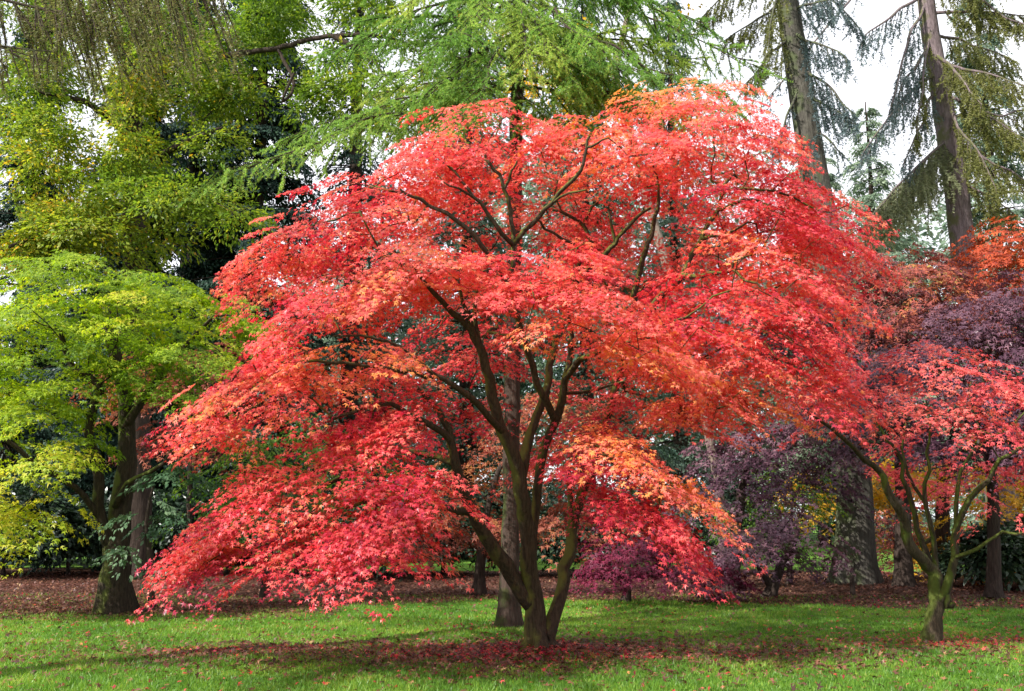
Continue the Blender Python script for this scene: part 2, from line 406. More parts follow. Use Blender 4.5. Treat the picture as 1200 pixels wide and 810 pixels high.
            L.append(V.reshape(-1, 3)); q0 = QQ.setdefault(g, [[], 0]); q0[0].append(Q + q0[1]); q0[1] += len(V) * k
        outo = []
        for g in sorted(VV):
            nm = names[g] if g < len(names) else names[-1]
            outo.append(mesh_np(nm, np.concatenate(VV[g]), [np.concatenate(QQ[g][0])], mat, parent))
        return outo
# ==================================================================
# ------------------------------------------------------------------ ground
def litter(x, y):
    """0..1: share of fallen leaves over the grass"""
    P = np.stack([x, y, 0 * x], -1).reshape(-1, 3)
    nz = (vnoise(P, 0.55, 61) - 0.5) * 1.3 + (vnoise(P, 1.9, 62) - 0.5) * 0.7
    nz = nz.reshape(np.shape(x))
    e = 1.25 - (((x + 0.15) / 4.0) ** 2 + ((y - 12.55) / 1.15) ** 2)          # under the maple
    e2 = 1.0 - (((x - 6.2) / 2.2) ** 2 + ((y - 13.7) / 0.8) ** 2)             # under the small one at right
    edge = 19.6 - 0.35 * np.clip(-x, 0, 6) - 0.30 * np.clip(x - 2.5, 0, 6)
    far = (y - edge) * 1.6
    a = np.maximum(np.maximum(e * 0.62, e2 * 0.42), far) + nz * 0.55
    return np.clip(a * 1.2 + 0.1, 0, 1)

def ground():
    xs = np.concatenate([np.linspace(-420, -16, 24), np.linspace(-15, 15, 241), np.linspace(16, 420, 24)])
    ys = np.concatenate([np.linspace(-60, 5, 14), np.linspace(6, 36, 241), np.linspace(38, 500, 30)])
    X, Y = np.meshgrid(xs, ys); n0, n1 = X.shape
    P = np.stack([X.ravel(), Y.ravel(), 0 * X.ravel()], 1)
    near = np.clip(1 - (np.hypot(P[:, 0], P[:, 1] - 18) - 22) / 15, 0, 1)
    z = ((vnoise(P, 0.35, 51) - 0.5) * 0.10 + (vnoise(P, 1.4, 52) - 0.5) * 0.035) * near
    mound = lambda cx, cy, r, h: h * np.exp(-((P[:, 0] - cx) ** 2 + (P[:, 1] - cy) ** 2) / r ** 2)
    z += mound(0.3, 12.35, 0.55, 0.10) - 0.02
    P[:, 2] = z
    global GX, GY, GZ
    GX, GY, GZ = xs, ys, z.reshape(X.shape)
    lit = litter(X, Y); lit = np.where(Y > 31.5 + 2 * np.sin(X * .3), 0.0, lit)
    i = np.arange(n0 - 1)[:, None] * n1 + np.arange(n1 - 1)[None]
    Q = np.stack([i, i + 1, i + n1 + 1, i + n1], 2).reshape(-1, 4)
    m, t, o = mat_new("lawn_and_leaf_litter")
    geo = t.nodes.new("ShaderNodeNewGeometry")
    def noise(sc, det=4):
        q = t.nodes.new("ShaderNodeTexNoise"); q.inputs["Scale"].default_value = sc; q.inputs["Detail"].default_value = det
        t.links.new(geo.outputs["Position"], q.inputs["Vector"]); return q
    g1 = noise(0.8); g2 = noise(26, 6); g3 = noise(60, 6)
    add = t.nodes.new("ShaderNodeMath"); add.operation = 'MULTIPLY_ADD'; add.inputs[1].default_value = 0.5
    t.links.new(g2.outputs["Fac"], add.inputs[0]); 
    hf = t.nodes.new("ShaderNodeMath"); hf.operation = 'MULTIPLY'; hf.inputs[1].default_value = 0.5; t.links.new(g1.outputs["Fac"], hf.inputs[0]); t.links.new(hf.outputs[0], add.inputs[2])
    gr = ramp(t, [(0.36, (0.045, 0.11, 0.014)), (0.5, (0.09, 0.19, 0.024)), (0.64, (0.16, 0.25, 0.04))]); t.links.new(add.outputs[0], gr.inputs["Fac"])
    lr = ramp(t, [(0.32, (0.025, 0.015, 0.011)), (0.46, (0.060, 0.032, 0.022)), (0.58, (0.105, 0.048, 0.030)), (0.72, (0.18, 0.095, 0.05))]); t.links.new(g3.outputs["Fac"], lr.inputs["Fac"])
    at = t.nodes.new("ShaderNodeAttribute"); at.attribute_name = "litter"
    sub = t.nodes.new("ShaderNodeMath"); sub.operation = 'MULTIPLY_ADD'; sub.inputs[1].default_value = 1.0
    n5 = noise(9, 5); ms = t.nodes.new("ShaderNodeMath"); ms.operation = 'SUBTRACT'; ms.inputs[1].default_value = 0.5; t.links.new(n5.outputs["Fac"], ms.inputs[0])
    t.links.new(at.outputs["Fac"], sub.inputs[0]); t.links.new(ms.outputs[0], sub.inputs[2])
    mr = ramp(t, [(0.35, (0, 0, 0)), (0.6, (1, 1, 1))]); t.links.new(sub.outputs[0], mr.inputs["Fac"])
    mix = t.nodes.new("ShaderNodeMix"); mix.data_type = 'RGBA'
    t.links.new(mr.outputs["Color"], mix.inputs["Factor"]); t.links.new(gr.outputs["Color"], mix.inputs["A"]); t.links.new(lr.outputs["Color"], mix.inputs["B"])
    p = t.nodes.new("ShaderNodeBsdfPrincipled"); p.inputs["Roughness"].default_value = 0.95; p.inputs["Specular IOR Level"].default_value = 0.1
    t.links.new(mix.outputs["Result"], p.inputs["Base Color"])
    bm = t.nodes.new("ShaderNodeBump"); bm.inputs["Strength"].default_value = 0.7; bm.inputs["Distance"].default_value = 0.04
    t.links.new(g3.outputs["Fac"], bm.inputs["Height"]); t.links.new(bm.outputs["Normal"], p.inputs["Normal"])
    t.links.new(p.outputs["BSDF"], o.inputs["Surface"])
    ob = mesh_np("ground", P, [Q], m, None, True, dict(litter=lit.ravel())); ob["kind"] = "structure"
def gz(x, y):
    xi = np.clip(np.searchsorted(GX, x) - 1, 0, len(GX) - 2); yi = np.clip(np.searchsorted(GY, y) - 1, 0, len(GY) - 2)
    fx = (x - GX[xi]) / (GX[xi + 1] - GX[xi]); fy = (y - GY[yi]) / (GY[yi + 1] - GY[yi])
    return (GZ[yi, xi] * (1 - fx) + GZ[yi, xi + 1] * fx) * (1 - fy) + (GZ[yi + 1, xi] * (1 - fx) + GZ[yi + 1, xi + 1] * fx) * fy
ground()

# ==================================================================  THE BIG RED MAPLE
def red_maple():
    s = Skel()
    base = W(632, 757, 12.4)
    b0 = [base[0], base[1], -0.12]
    # trunk: the middle stem
    t0 = s.limb([(632, 775, 12.4), (631, 745, 12.4), (626, 700, 12.38), (619, 640, 12.3), (613, 590, 12.2), (606, 550, 12.1), (595, 520, 12.0), (583, 490, 11.9), (572, 445, 11.75), (562, 408, 11.65), (550, 386, 11.55), (530, 366, 11.45), (507, 342, 11.3)], 0, 0.128, 0.027)
    at = lambda px, py, d, g=None: s.nearest(W(px, py, d), g)
    # left stem
    s.limb([(618, 705, 12.38), (598, 672, 12.3), (574, 637, 12.15), (552, 598, 12.0), (540, 565, 11.85), (531, 532, 11.7), (525, 505, 11.6), (514, 482, 11.5), (490, 455, 11.4)], 1, 0.102, 0.025, at(622, 700, 12.38, 0))
    s.limb([(552, 600, 12.0), (535, 598, 11.6), (517, 594, 11.3), (470, 600, 10.9), (420, 585, 10.6)], 1, 0.05, 0.02, at(552, 600, 12.0, 1))
    s.limb([(527, 512, 11.62), (497, 494, 11.3), (468, 478, 11.1), (440, 474, 10.9), (390, 490, 10.8)], 1, 0.04, 0.018, at(527, 512, 11.6, 1))
    s.limb([(535, 545, 11.75), (500, 532, 12.1), (455, 528, 12.2), (400, 560, 11.8), (330, 590, 11.2)], 1, 0.042, 0.016, at(535, 545, 11.75, 1))
    # long left bough
    s.limb([(588, 505, 11.9), (577, 494, 11.7), (560, 474, 11.4), (544, 461, 11.2), (528, 449, 11.1), (511, 442, 11.0), (484, 436, 10.9), (457, 432, 10.8), (430, 428, 10.7), (385, 425, 10.6), (338, 424, 10.5), (290, 440, 10.6)], 2, 0.046, 0.011, at(588, 505, 11.95, 0))
    s.limb([(511, 442, 11.0), (480, 415, 10.8), (440, 395, 10.7), (390, 395, 10.6)], 2, 0.025, 0.012, at(511, 442, 11.0, 2))
    # forks off the trunk top
    s.limb([(562, 408, 11.65), (557, 375, 11.6), (557, 353, 11.6), (561, 332, 11.6), (563, 318, 11.5)], 0, 0.032, 0.014, at(562, 408, 11.65, 0))
    s.limb([(555, 392, 11.6), (548, 367, 11.4), (541, 345, 11.3), (538, 320, 11.2)], 0, 0.032, 0.014, at(555, 392, 11.58, 0))
    # second stem, up through the middle
    s.limb([(613, 590, 12.2), (612, 560, 12.25), (616, 530, 12.3), (622, 508, 12.4), (632, 478, 12.5), (641, 450, 12.6), (647, 418, 12.7), (655, 389, 12.8), (662, 372, 12.9), (672, 338, 13.0), (685, 312, 13.0), (693, 293, 13.0), (690, 275, 13.0), (684, 263, 13.0), (670, 254, 12.9), (649, 246, 12.8)], 3, 0.070, 0.018, at(613, 590, 12.2, 0))
    s.limb([(684, 263, 13.0), (690, 250, 13.0), (699, 238, 13)], 3, 0.025, 0.015, at(684, 263, 13.0, 3))
    s.limb([(672, 338, 13.0), (690, 315, 12.8), (709, 300, 12.6), (720, 284, 12.5), (732, 270, 12.4), (747, 255, 12.3), (762, 243, 12.3)], 3, 0.04, 0.018, at(672, 338, 13.0, 3))
    s.limb([(721, 282, 12.5), (716, 262, 12.4), (715, 247, 12.4)], 3, 0.022, 0.014, at(720, 284, 12.5, 3))
    s.limb([(672, 338, 13), (679, 297, 12.6), (660, 280, 12.4), (640, 268, 12.2), (628, 258, 12.0)], 3, 0.03, 0.014, at(665, 360, 12.95, 3))
    # third stem, right of the trunk
    s.limb([(617, 672, 12.36), (622, 640, 12.5), (625, 600, 12.6), (631, 561, 12.6), (639, 524, 12.55), (650, 493, 12.5), (657, 468, 12.4), (664, 443, 12.3), (669, 405, 12.2), (669, 385, 12.1), (664, 365, 12), (668, 345, 11.8)], 4, 0.074, 0.023, at(622, 672, 12.36, 0))
    s.limb([(664, 443, 12.3), (680, 421, 12.1), (694, 416, 11.9), (708, 410, 11.7), (735, 400, 11.3)], 4, 0.045, 0.018, at(664, 443, 12.3, 4))
    s.limb([(660, 462, 12.4), (680, 460, 12.5), (702, 456, 12.5), (740, 445, 12.5)], 4, 0.024, 0.012, at(660, 460, 12.4, 4))
    s.limb([(650, 493, 12.5), (640, 470, 12.3), (630, 452, 12.2), (617, 416, 12.1), (606, 372, 12.0), (597, 342, 12.0), (600, 310, 12.0), (602, 287, 12.0), (600, 262, 12.0), (594, 232, 12.0), (589, 212, 12.0), (580, 200, 12), (570, 188, 12)], 5, 0.048, 0.018, at(650, 493, 12.5, 4))
    s.limb([(602, 287, 12.0), (615, 270, 11.9), (632, 253, 11.8), (647, 236, 11.7), (665, 218, 11.6), (680, 200, 11.6), (686, 188, 11.6), (687, 173, 11.6), (692, 160, 11.6)], 5, 0.034, 0.016, at(602, 287, 12.0, 5))
    s.limb([(648, 235, 11.7), (668, 226, 11.5), (686, 223, 11.4)], 5, 0.018, 0.01, at(648, 235, 11.7, 5))
    s.limb([(686, 175, 11.6), (700, 168, 11.5), (712, 160, 11.5)], 5, 0.018, 0.01, at(687, 173, 11.6, 5))
    s.limb([(602, 287, 12.0), (590, 275, 11.8), (572, 250, 11.7), (555, 230, 11.6), (542, 213, 11.6), (530, 198, 11.6)], 5, 0.03, 0.014, at(601, 285, 12.0, 5))
    s.limb([(553, 229, 11.6), (537, 222, 11.4), (520, 216, 11.3)], 5, 0.018, 0.01, at(554, 230, 11.6, 5))
    s.limb([(592, 222, 12), (600, 200, 12), (606, 188, 12)], 5, 0.02, 0.01, at(592, 222, 12, 5))
    s.limb([(598, 342, 12.0), (575, 300, 11.7), (545, 267, 11.5), (520, 250, 11.4), (500, 240, 11.4), (484, 231, 11.3), (469, 222, 11.3)], 5, 0.035, 0.014, at(597, 342, 12.0, 5))
    s.limb([(500, 240, 11.4), (485, 262, 11.2), (478, 250, 11.1)], 5, 0.014, 0.01, at(500, 240, 11.4, 5))
    # right stem from the base
    s.limb([(640, 752, 12.42), (648, 722, 12.5), (658, 690, 12.6), (666, 655, 12.75), (671, 625, 12.9), (676, 598, 13.0), (688, 565, 13.1), (701, 525, 13.2), (712, 489, 13.3), (720, 452, 13.3), (731, 417, 13.3), (741, 370, 13.2), (750, 317, 13.0), (757, 295, 12.9), (763, 274, 12.8), (768, 255, 12.8), (771, 238, 12.8)], 6, 0.086, 0.023, at(632, 750, 12.4, 0))
    s.limb([(671, 625, 12.9), (668, 590, 13.0), (667, 560, 13.0), (665, 540, 13)], 6, 0.05, 0.03, at(671, 625, 12.9, 6))
    s.limb([(701, 525, 13.2), (720, 540, 12.4), (745, 545, 11.8), (780, 560, 11.4)], 6, 0.03, 0.014, at(701, 525, 13.2, 6))
    s.limb([(725, 438, 13.3), (745, 440, 12.8), (775, 430, 12.4), (830, 440, 12.0)], 6, 0.03, 0.014, at(725, 438, 13.3, 6))
    s.limb([(720, 452, 13.3), (738, 405, 12.9), (756, 372, 12.7), (773, 350, 12.6), (788, 335, 12.5), (801, 322, 12.45), (811, 300, 12.4), (821, 279, 12.4), (832, 262, 12.4), (842, 247, 12.4), (845, 227, 12.4), (851, 215, 12.4), (860, 205, 12.4)], 7, 0.052, 0.018, at(722, 452, 13.3, 6))
    s.limb([(800, 323, 12.45), (815, 324, 12.2), (830, 322, 12.0), (845, 320, 11.9), (857, 317, 11.8), (863, 303, 11.7)], 7, 0.036, 0.014, at(800, 323, 12.45, 7))
    s.limb([(860, 315, 11.8), (868, 324, 11.6), (876, 330, 11.5), (888, 331, 11.4)], 7, 0.02, 0.012, at(858, 316, 11.8, 7))
    s.limb([(824, 278, 12.4), (840, 276, 12.2), (856, 272, 12.1), (876, 261, 12.0)], 7, 0.024, 0.012, at(822, 279, 12.4, 7))
    s.limb([(842, 247, 12.4), (850, 243, 12.3), (862, 238, 12.1), (884, 233, 12.0), (900, 240, 11.9)], 7, 0.026, 0.012, at(842, 247, 12.4, 7))
    s.limb([(846, 226, 12.4), (860, 221, 12.2), (880, 221, 12.1), (904, 224, 12.0), (930, 232, 12), (960, 248, 12)], 7, 0.022, 0.012, at(845, 227, 12.4, 7))
    s.limb([(740, 372, 13.2), (757, 330, 13.4), (790, 325, 13.5), (830, 300, 13.5)], 7, 0.02, 0.01, at(740, 374, 13.2, 6))

    tiers = ["top", "left", "centre", "right", "low_left", "low_right", "back"]
    PADS = {
        "top": [(556, 124, 108, 72, 12.7, -.10, .60), (822, 96, 100, 70, 12.8, .18, .76), (690, 132, 110, 60, 12.9, 0, .66), (440, 184, 125, 70, 12.3, -.42, .56),
                (345, 238, 78, 66, 11.9, -.62, .64), (930, 190, 100, 70, 12.4, .5, .52), (962, 248, 48, 46, 12.2, .48, .46), (780, 165, 110, 40, 12.2, .10, .66),
                (870, 150, 95, 50, 12.0, .3, .66), (400, 230, 100, 46, 11.4, -.42, .62), (905, 228, 85, 32, 11.6, .35, .50), (325, 274, 60, 36, 11.6, -.4, .70), (500, 170, 70, 30, 12.0, -.2, .6), (945, 285, 45, 40, 12.2, .5, .6), (800, 130, 110, 50, 13.4, .1, .68), (880, 190, 100, 60, 13.2, .35, .6), (940, 240, 70, 50, 13.0, .5, .5)],
        "left": [(445, 298, 130, 56, 10.8, -.38, .64), (358, 342, 84, 58, 10.9, -.66, .50), (282, 412, 64, 56, 11, -.60, .60), (400, 392, 95, 40, 10.6, -.12, .82),
                 (320, 428, 95, 52, 10.7, -.40, .74), (478, 444, 78, 50, 10.9, -.35, .36), (267, 462, 50, 38, 10.9, -.40, .68), (375, 328, 75, 42, 10.4, -.45, .50), (430, 470, 80, 40, 11.0, -.2, .46), (258, 496, 38, 30, 11, -.3, .7)],
        "centre": [(570, 285, 150, 38, 11.3, 0.0, .60, .9), (735, 320, 95, 60, 10.8, .58, .72, .9), (665, 318, 110, 30, 11.0, .16, .66, .8), (500, 318, 90, 28, 11.0, -.15, .64, .8), (775, 368, 62, 54, 10.6, .55, .74, .8), (690, 372, 85, 26, 10.6, .2, .70, .7), (590, 330, 90, 22, 10.9, 0, .56, .6)],
        "right": [(865, 318, 105, 60, 11.6, .5, .50), (945, 380, 72, 48, 11.6, .65, .52), (800, 418, 85, 34, 11.8, .3, .60), (880, 452, 55, 26, 12, .4, .74), (760, 452, 70, 32, 12.6, .2, .58),
                  (900, 282, 95, 36, 11.2, .42, .70), (830, 466, 65, 26, 12.2, .3, .68), (936, 308, 60, 40, 11.8, .5, .70), (830, 372, 85, 36, 11.4, .5, .46), (985, 425, 32, 32, 11.6, .5, .56), (870, 345, 90, 40, 12.4, .45, .48), (938, 345, 55, 40, 12.0, .55, .6), (780, 385, 80, 32, 12.6, .3, .54), (880, 400, 80, 34, 12.2, .5, .52), (930, 420, 60, 40, 11.7, .6, .58)],
        "low_left": [(365, 532, 120, 56, 10.8, -.60, .54), (462, 545, 78, 66, 10.2, -.22, .46), (405, 578, 105, 50, 10.4, -.42, .54), (277, 590, 78, 46, 10.9, -.42, .64),
                     (474, 556, 32, 36, 10.5, .05, .70), (325, 634, 92, 28, 11.2, -.16, .34), (462, 590, 44, 46, 10.2, 0, .52), (283, 567, 76, 36, 11.0, -.55, .58), (446, 622, 66, 38, 10.2, -.05, .56), (246, 645, 46, 28, 10.9, -.3, .66), (380, 622, 78, 32, 10.5, -.2, .48)],
        "low_right": [(765, 516, 86, 46, 11.1, .62, .86), (705, 484, 60, 34, 12.6, .25, .34), (742, 556, 78, 42, 10.9, .62, .38), (776, 602, 60, 30, 10.9, .65, .46), (690, 560, 34, 32, 13.1, 0, .46),
                      (798, 548, 60, 36, 11.2, .62, .86), (768, 582, 70, 34, 11.1, .55, .34), (724, 522, 50, 28, 11.8, .4, .38)],
        "back": [(600, 182, 140, 85, 14.0, 0, .62), (785, 184, 145, 90, 14.2, .05, .64), (450, 240, 115, 75, 14.0, -.38, .56), (905, 248, 105, 80, 14.2, .48, .52), (545, 462, 66, 34, 13.8, -.1, .34),
                 (640, 515, 42, 34, 14.4, 0, .38), (700, 322, 135, 66, 14.6, .1, .56), (830, 395, 105, 44, 14.2, .4, .54), (400, 415, 95, 50, 13.6, -.4, .50), (570, 330, 115, 50, 14.3, -.1, .56), (620, 252, 120, 42, 13.5, 0, .58), (520, 380, 80, 36, 13.4, -.2, .5), (720, 400, 80, 30, 13.8, .2, .55), (600, 215, 110, 50, 13.6, 0, .6), (590, 300, 100, 40, 13.8, 0, .5), (560, 410, 60, 30, 13.6, -.1, .42), (850, 300, 110, 60, 13.8, .3, .52), (760, 250, 120, 50, 14.0, .1, .58), (690, 440, 60, 26, 14.2, 0, .5)],
    }
    att = []; bufs = {}
    for k in tiers:
        b = Leaves(); bufs[k] = b
        for q in PADS[k]:
            cx, cy, rx, h, d, sh, tint = q[:7]
            pad(b, cx, cy, rx, h, d, sh, tint=tint, ry=q[7] if len(q) > 7 else None, att=att, dens=1.5 if k == "back" else 2.5, gap=0.40 if k == "back" else 0.36, leaf=0.043, k=62, L=0.66)
    A = np.concatenate(att)
    print("maple attractors", len(A), "leaves", sum(b.count() for b in bufs.values()), "skel", len(s.pos))
    if len(A) > 3200: A = A[RNG.choice(len(A), 3200, replace=False)]
    s.grow(A, bf=0.22)
    s.pipe()
    r = thing("red_maple", "large spreading red maple with several mossy stems in the middle of the lawn", "maple tree", (b0[0], b0[1], 0))
    s.build(["trunk"] + ["limb"] * 7, M["bark_maple"], r, flare=(1.25, 0.15), rough=0.13)
    lab = {"low_right": "crimson and orange lower right foliage", "top": "orange tinged top foliage", "low_left": "crimson foliage sweeping down to the grass"}
    for k in tiers:
        o = bufs[k].build("foliage", M["red"], r, 5)
        if k in lab: o["label"] = lab[k]
red_maple()

# ==================================================================  generic trees
def broad_tree(name, label, cat, base_d, stems, pads, leafm, barkm, leaf=0.08, L=0.45, k=12, lobes=3, dens=1.0, gap=0.34, group=None, blobs=None, flare=(0.6, 0.2),
               bf=0.25, attn=1.0, maxatt=700, layers=2, tip=0.006, crown="foliage", under=0.25, tj=0.12, dmid=None):
    """stems: list of (points in photo pixels + distance, r0, r1); pads/blobs: foliage"""
    s = Skel(); first = None
    for i, (pts, r0, r1) in enumerate(stems):
        if i == 0: s.limb(pts, 0, r0, r1, step=0.2)
        else: s.limb(pts, 0, r0, r1, s.nearest(W(*pts[0])), step=0.2)
    b = Leaves(); att = []
    for q in pads or []:
        cx, cy, rx, h, d, sh, tint = q[:7]
        pad(b, cx, cy, rx, h, d, sh, tint=tint, dens=dens * 1.25, leaf=leaf * .88, L=L * 1.7, k=k * 4, gap=gap + .02, att=att, attn=attn * .35, dmid=dmid or base_d, tj=tj, thick=.45)
    for q in blobs or []:
        cx, cy, rx, ry, d, n, tint = q[:7]
        m = d / F; c0 = W(cx, cy, d)
        for z in range(7):                              # each bough end carries several ragged clumps
            off = RNG.normal(0, .55, 3) * np.array([rx, rx, ry]) * m; f = RNG.uniform(.28, .62)
            blob(b, c0 + off, (rx * m * f * 1.25, rx * m * f, ry * m * f), int(n * dens / 7 * f * 2), leaf, L, k, tint + RNG.normal(0, .08), att=att, attn=0.05 * attn, gap=gap, tj=tj, hollow=.25)
    A = np.concatenate(att) if att else np.zeros((0, 3))
    A = A[A[:, 2] > 0.4]
    if len(A) > maxatt: A = A[RNG.choice(len(A), maxatt, replace=False)]
    s.grow(A, bf=bf, step=0.25, zmin=0.6); s.pipe(tip=tip)
    p0 = s.pos[0]
    r = thing(name, label, cat, (p0[0], p0[1], 0), group)
    s.build(["trunk"], barkm, r, flare=flare, rough=0.09)
    b.build(crown, leafm, r, lobes)
    return r

# needles ----------------------------------------------------------
class Needles:
    def __init__(s): s.V = []; s.t = []
    def twig(s, A, B, sag, dens, nl, nw, tint, spread=0.9, tj=0.15):
        """A,B: (n,3) twig ends"""
        A = np.asarray(A); B = np.asarray(B); ln = np.linalg.norm(B - A, axis=1)
        m = np.maximum(2, (ln * dens).astype(int)); idx = np.repeat(np.arange(len(A)), m)
        u = RNG.random(len(idx)); P = A[idx] + (B - A)[idx] * u[:, None]
        P[:, 2] -= (np.broadcast_to(sag, len(A))[idx] * ln[idx]) * (u * u)
        d = nrm((B - A)[idx]); rp = RNG.normal(0, 1, P.shape); rp -= d * np.sum(rp * d, 1, keepdims=True); rp = nrm(rp)
        nd = nrm(d * (1 - spread * 0.5) + rp * spread); w = nrm(np.cross(nd, RNG.normal(0, 1, P.shape)))
        l = nl * RNG.uniform(0.6, 1.2, len(P))[:, None]
        V = np.stack([P - w * nw * 0.5, P + w * nw * 0.5, P + nd * l], 1)
        s.V.append(V.reshape(-1, 3)); s.t.append(np.repeat(np.clip(np.broadcast_to(tint, len(A))[idx] + RNG.normal(0, tj, len(P)), 0, 1), 3))
    def build(s, name, mat, parent):
        V = np.concatenate(s.V); return mesh_np(name, V, [np.arange(len(V)).reshape(-1, 3)], mat, parent, True, dict(tint=np.concatenate(s.t)))

def bough(sk, nb, A, B, r, sag=0.12, n=14, sl=0.7, hang=0.4, sub=4, dens=90, nl=0.03, nw=0.008, tint=0.5, gid=0, parent=None, u0=0.15, subl=0.4, bare=0.0, kink=0.04):
    """one conifer branch from A to B with side twigs, twiglets and needles"""
    A = np.asarray(A, float); B = np.asarray(B, float); ln = np.linalg.norm(B - A)
    us = np.linspace(0, 1, 7); pts = [A + (B - A) * u - UP * (sag * ln * (u * u - 0.25 * u)) + (RNG.normal(0, kink, 3) * ln * 0.3 if 0 < u else 0) for u in us]
    sk.limb(pts, gid, r, max(r * 0.2, 0.004), parent, step=0.2, px=False, wig=0.004)
    P = np.array(pts); fw = nrm((B - A)[None])[0]; lat = nrm(np.cross(fw, UP)[None])[0]
    a1 = []; b1 = []
    for i in range(n):
        u = u0 + (1 - u0) * (i + RNG.random()) / n
        if RNG.random() < bare: continue
        f = u * 6; j = min(int(f), 5); p = P[j] + (P[j + 1] - P[j]) * (f - j)
        sgn = 1 if i % 2 else -1
        d = lat * sgn * (1 - hang) * RNG.uniform(0.5, 1.1) - UP * hang * RNG.uniform(0.7, 1.2) + fw * 0.45 + RNG.normal(0, 0.13, 3)
        l = sl * (1 - 0.55 * u) * RNG.uniform(0.55, 1.25)
        a1.append(p); b1.append(p + nrm(d[None])[0] * l)
    if not a1: return
    a1.append(P[5]); b1.append(P[6] + fw * 0.1)
    a1 = np.array(a1); b1 = np.array(b1)
    for a, b in zip(a1, b1):
        j = sk.nearest(a); mid = (a + b) / 2 - UP * 0.06 * np.linalg.norm(b - a)
        sk.limb([sk.pos[j], mid, b - UP * 0.15 * np.linalg.norm(b - a)], gid, min(0.012, r * 0.4), 0.003, j, step=0.3, px=False, wig=0.005)
    nb.twig(a1, b1, 0.15, dens, nl, nw, tint)
    if sub:
        k = len(a1); idx = np.repeat(np.arange(k), sub); u = RNG.uniform(0.15, 1, len(idx)); s0 = a1[idx] + (b1 - a1)[idx] * u[:, None]
        l1 = np.linalg.norm(b1 - a1, axis=1)[idx]; s0[:, 2] -= 0.15 * l1 * u * u
        d = nrm((b1 - a1)[idx]); rp = nrm(RNG.normal(0, 1, s0.shape) * np.array([1, 1, 0.35]) - UP * hang)
        e = s0 + nrm(d * 0.6 + rp * 0.8) * (l1 * subl * RNG.uniform(0.5, 1.3, len(idx)))[:, None]
        nb.twig(s0, e, 0.25, dens, nl, nw, tint)

# ------------------------------------------------------------------ left: lime maple
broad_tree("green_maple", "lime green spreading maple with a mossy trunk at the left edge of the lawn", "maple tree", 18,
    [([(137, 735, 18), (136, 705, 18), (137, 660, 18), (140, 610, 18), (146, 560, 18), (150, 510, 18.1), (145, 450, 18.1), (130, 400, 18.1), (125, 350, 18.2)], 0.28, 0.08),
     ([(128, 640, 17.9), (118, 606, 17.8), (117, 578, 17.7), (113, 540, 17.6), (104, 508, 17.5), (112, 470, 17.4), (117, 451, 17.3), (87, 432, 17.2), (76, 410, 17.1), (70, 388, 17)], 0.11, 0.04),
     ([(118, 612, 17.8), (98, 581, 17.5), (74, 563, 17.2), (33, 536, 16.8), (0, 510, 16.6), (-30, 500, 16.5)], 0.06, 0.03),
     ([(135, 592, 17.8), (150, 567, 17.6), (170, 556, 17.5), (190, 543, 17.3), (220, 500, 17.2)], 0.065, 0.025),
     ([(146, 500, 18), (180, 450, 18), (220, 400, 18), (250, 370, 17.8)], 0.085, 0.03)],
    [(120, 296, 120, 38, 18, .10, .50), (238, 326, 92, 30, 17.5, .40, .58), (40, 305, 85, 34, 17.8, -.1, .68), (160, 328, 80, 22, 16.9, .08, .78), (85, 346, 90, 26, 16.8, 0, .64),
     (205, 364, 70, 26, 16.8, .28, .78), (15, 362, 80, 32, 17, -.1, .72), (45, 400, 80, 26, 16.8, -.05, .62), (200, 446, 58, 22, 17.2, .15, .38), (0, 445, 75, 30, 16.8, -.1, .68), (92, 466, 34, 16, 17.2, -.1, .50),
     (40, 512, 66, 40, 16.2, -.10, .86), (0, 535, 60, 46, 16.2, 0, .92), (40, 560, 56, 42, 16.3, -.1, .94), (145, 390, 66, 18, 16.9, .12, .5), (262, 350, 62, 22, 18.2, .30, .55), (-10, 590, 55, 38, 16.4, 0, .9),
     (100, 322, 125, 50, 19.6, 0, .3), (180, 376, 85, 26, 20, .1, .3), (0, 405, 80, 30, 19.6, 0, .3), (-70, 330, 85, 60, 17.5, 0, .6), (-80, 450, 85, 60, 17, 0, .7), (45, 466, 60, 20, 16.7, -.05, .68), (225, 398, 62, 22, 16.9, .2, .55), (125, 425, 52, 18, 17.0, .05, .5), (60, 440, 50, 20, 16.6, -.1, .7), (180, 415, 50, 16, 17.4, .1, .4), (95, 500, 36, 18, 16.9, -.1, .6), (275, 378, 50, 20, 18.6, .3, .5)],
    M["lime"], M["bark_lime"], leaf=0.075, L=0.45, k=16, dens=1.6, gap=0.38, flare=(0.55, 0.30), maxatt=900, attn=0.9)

broad_tree("glossy_shrub", "pale glossy green shrub growing against the mossy trunk at left", "shrub", 17,
    [([(178, 712, 17), (176, 660, 17), (172, 610, 17), (180, 570, 17)], 0.05, 0.02)],
    [(205, 545, 38, 20, 17.1, .1, .5), (168, 588, 36, 14, 16.7, -.4, .8), (205, 600, 34, 24, 17.3, .2, .4), (142, 640, 20, 12, 16.7, -.2, .8), (205, 645, 30, 24, 17.2, .1, .4)],
    M["glaucous"], M["bark_dark"], leaf=0.11, L=0.35, k=9, lobes=1, dens=1.2, gap=0.38)
broad_tree("brown_red_maple", "dull brown red maple behind the lime green maple", "maple tree", 23,
    [([(225, 690, 23), (222, 600, 23), (225, 500, 23), (230, 440, 23)], 0.07, 0.03)],
    [(185, 402, 75, 50, 22.6, -.3, .5), (290, 333, 65, 40, 24, .0, .6), (165, 432, 50, 36, 22.3, -.3, .6), (260, 400, 80, 60, 23, 0, .4), (230, 480, 80, 50, 22.6, 0, .3)],
    M["brownred"], M["bark_dark"], leaf=0.10, L=0.5, k=10, dens=1.2)
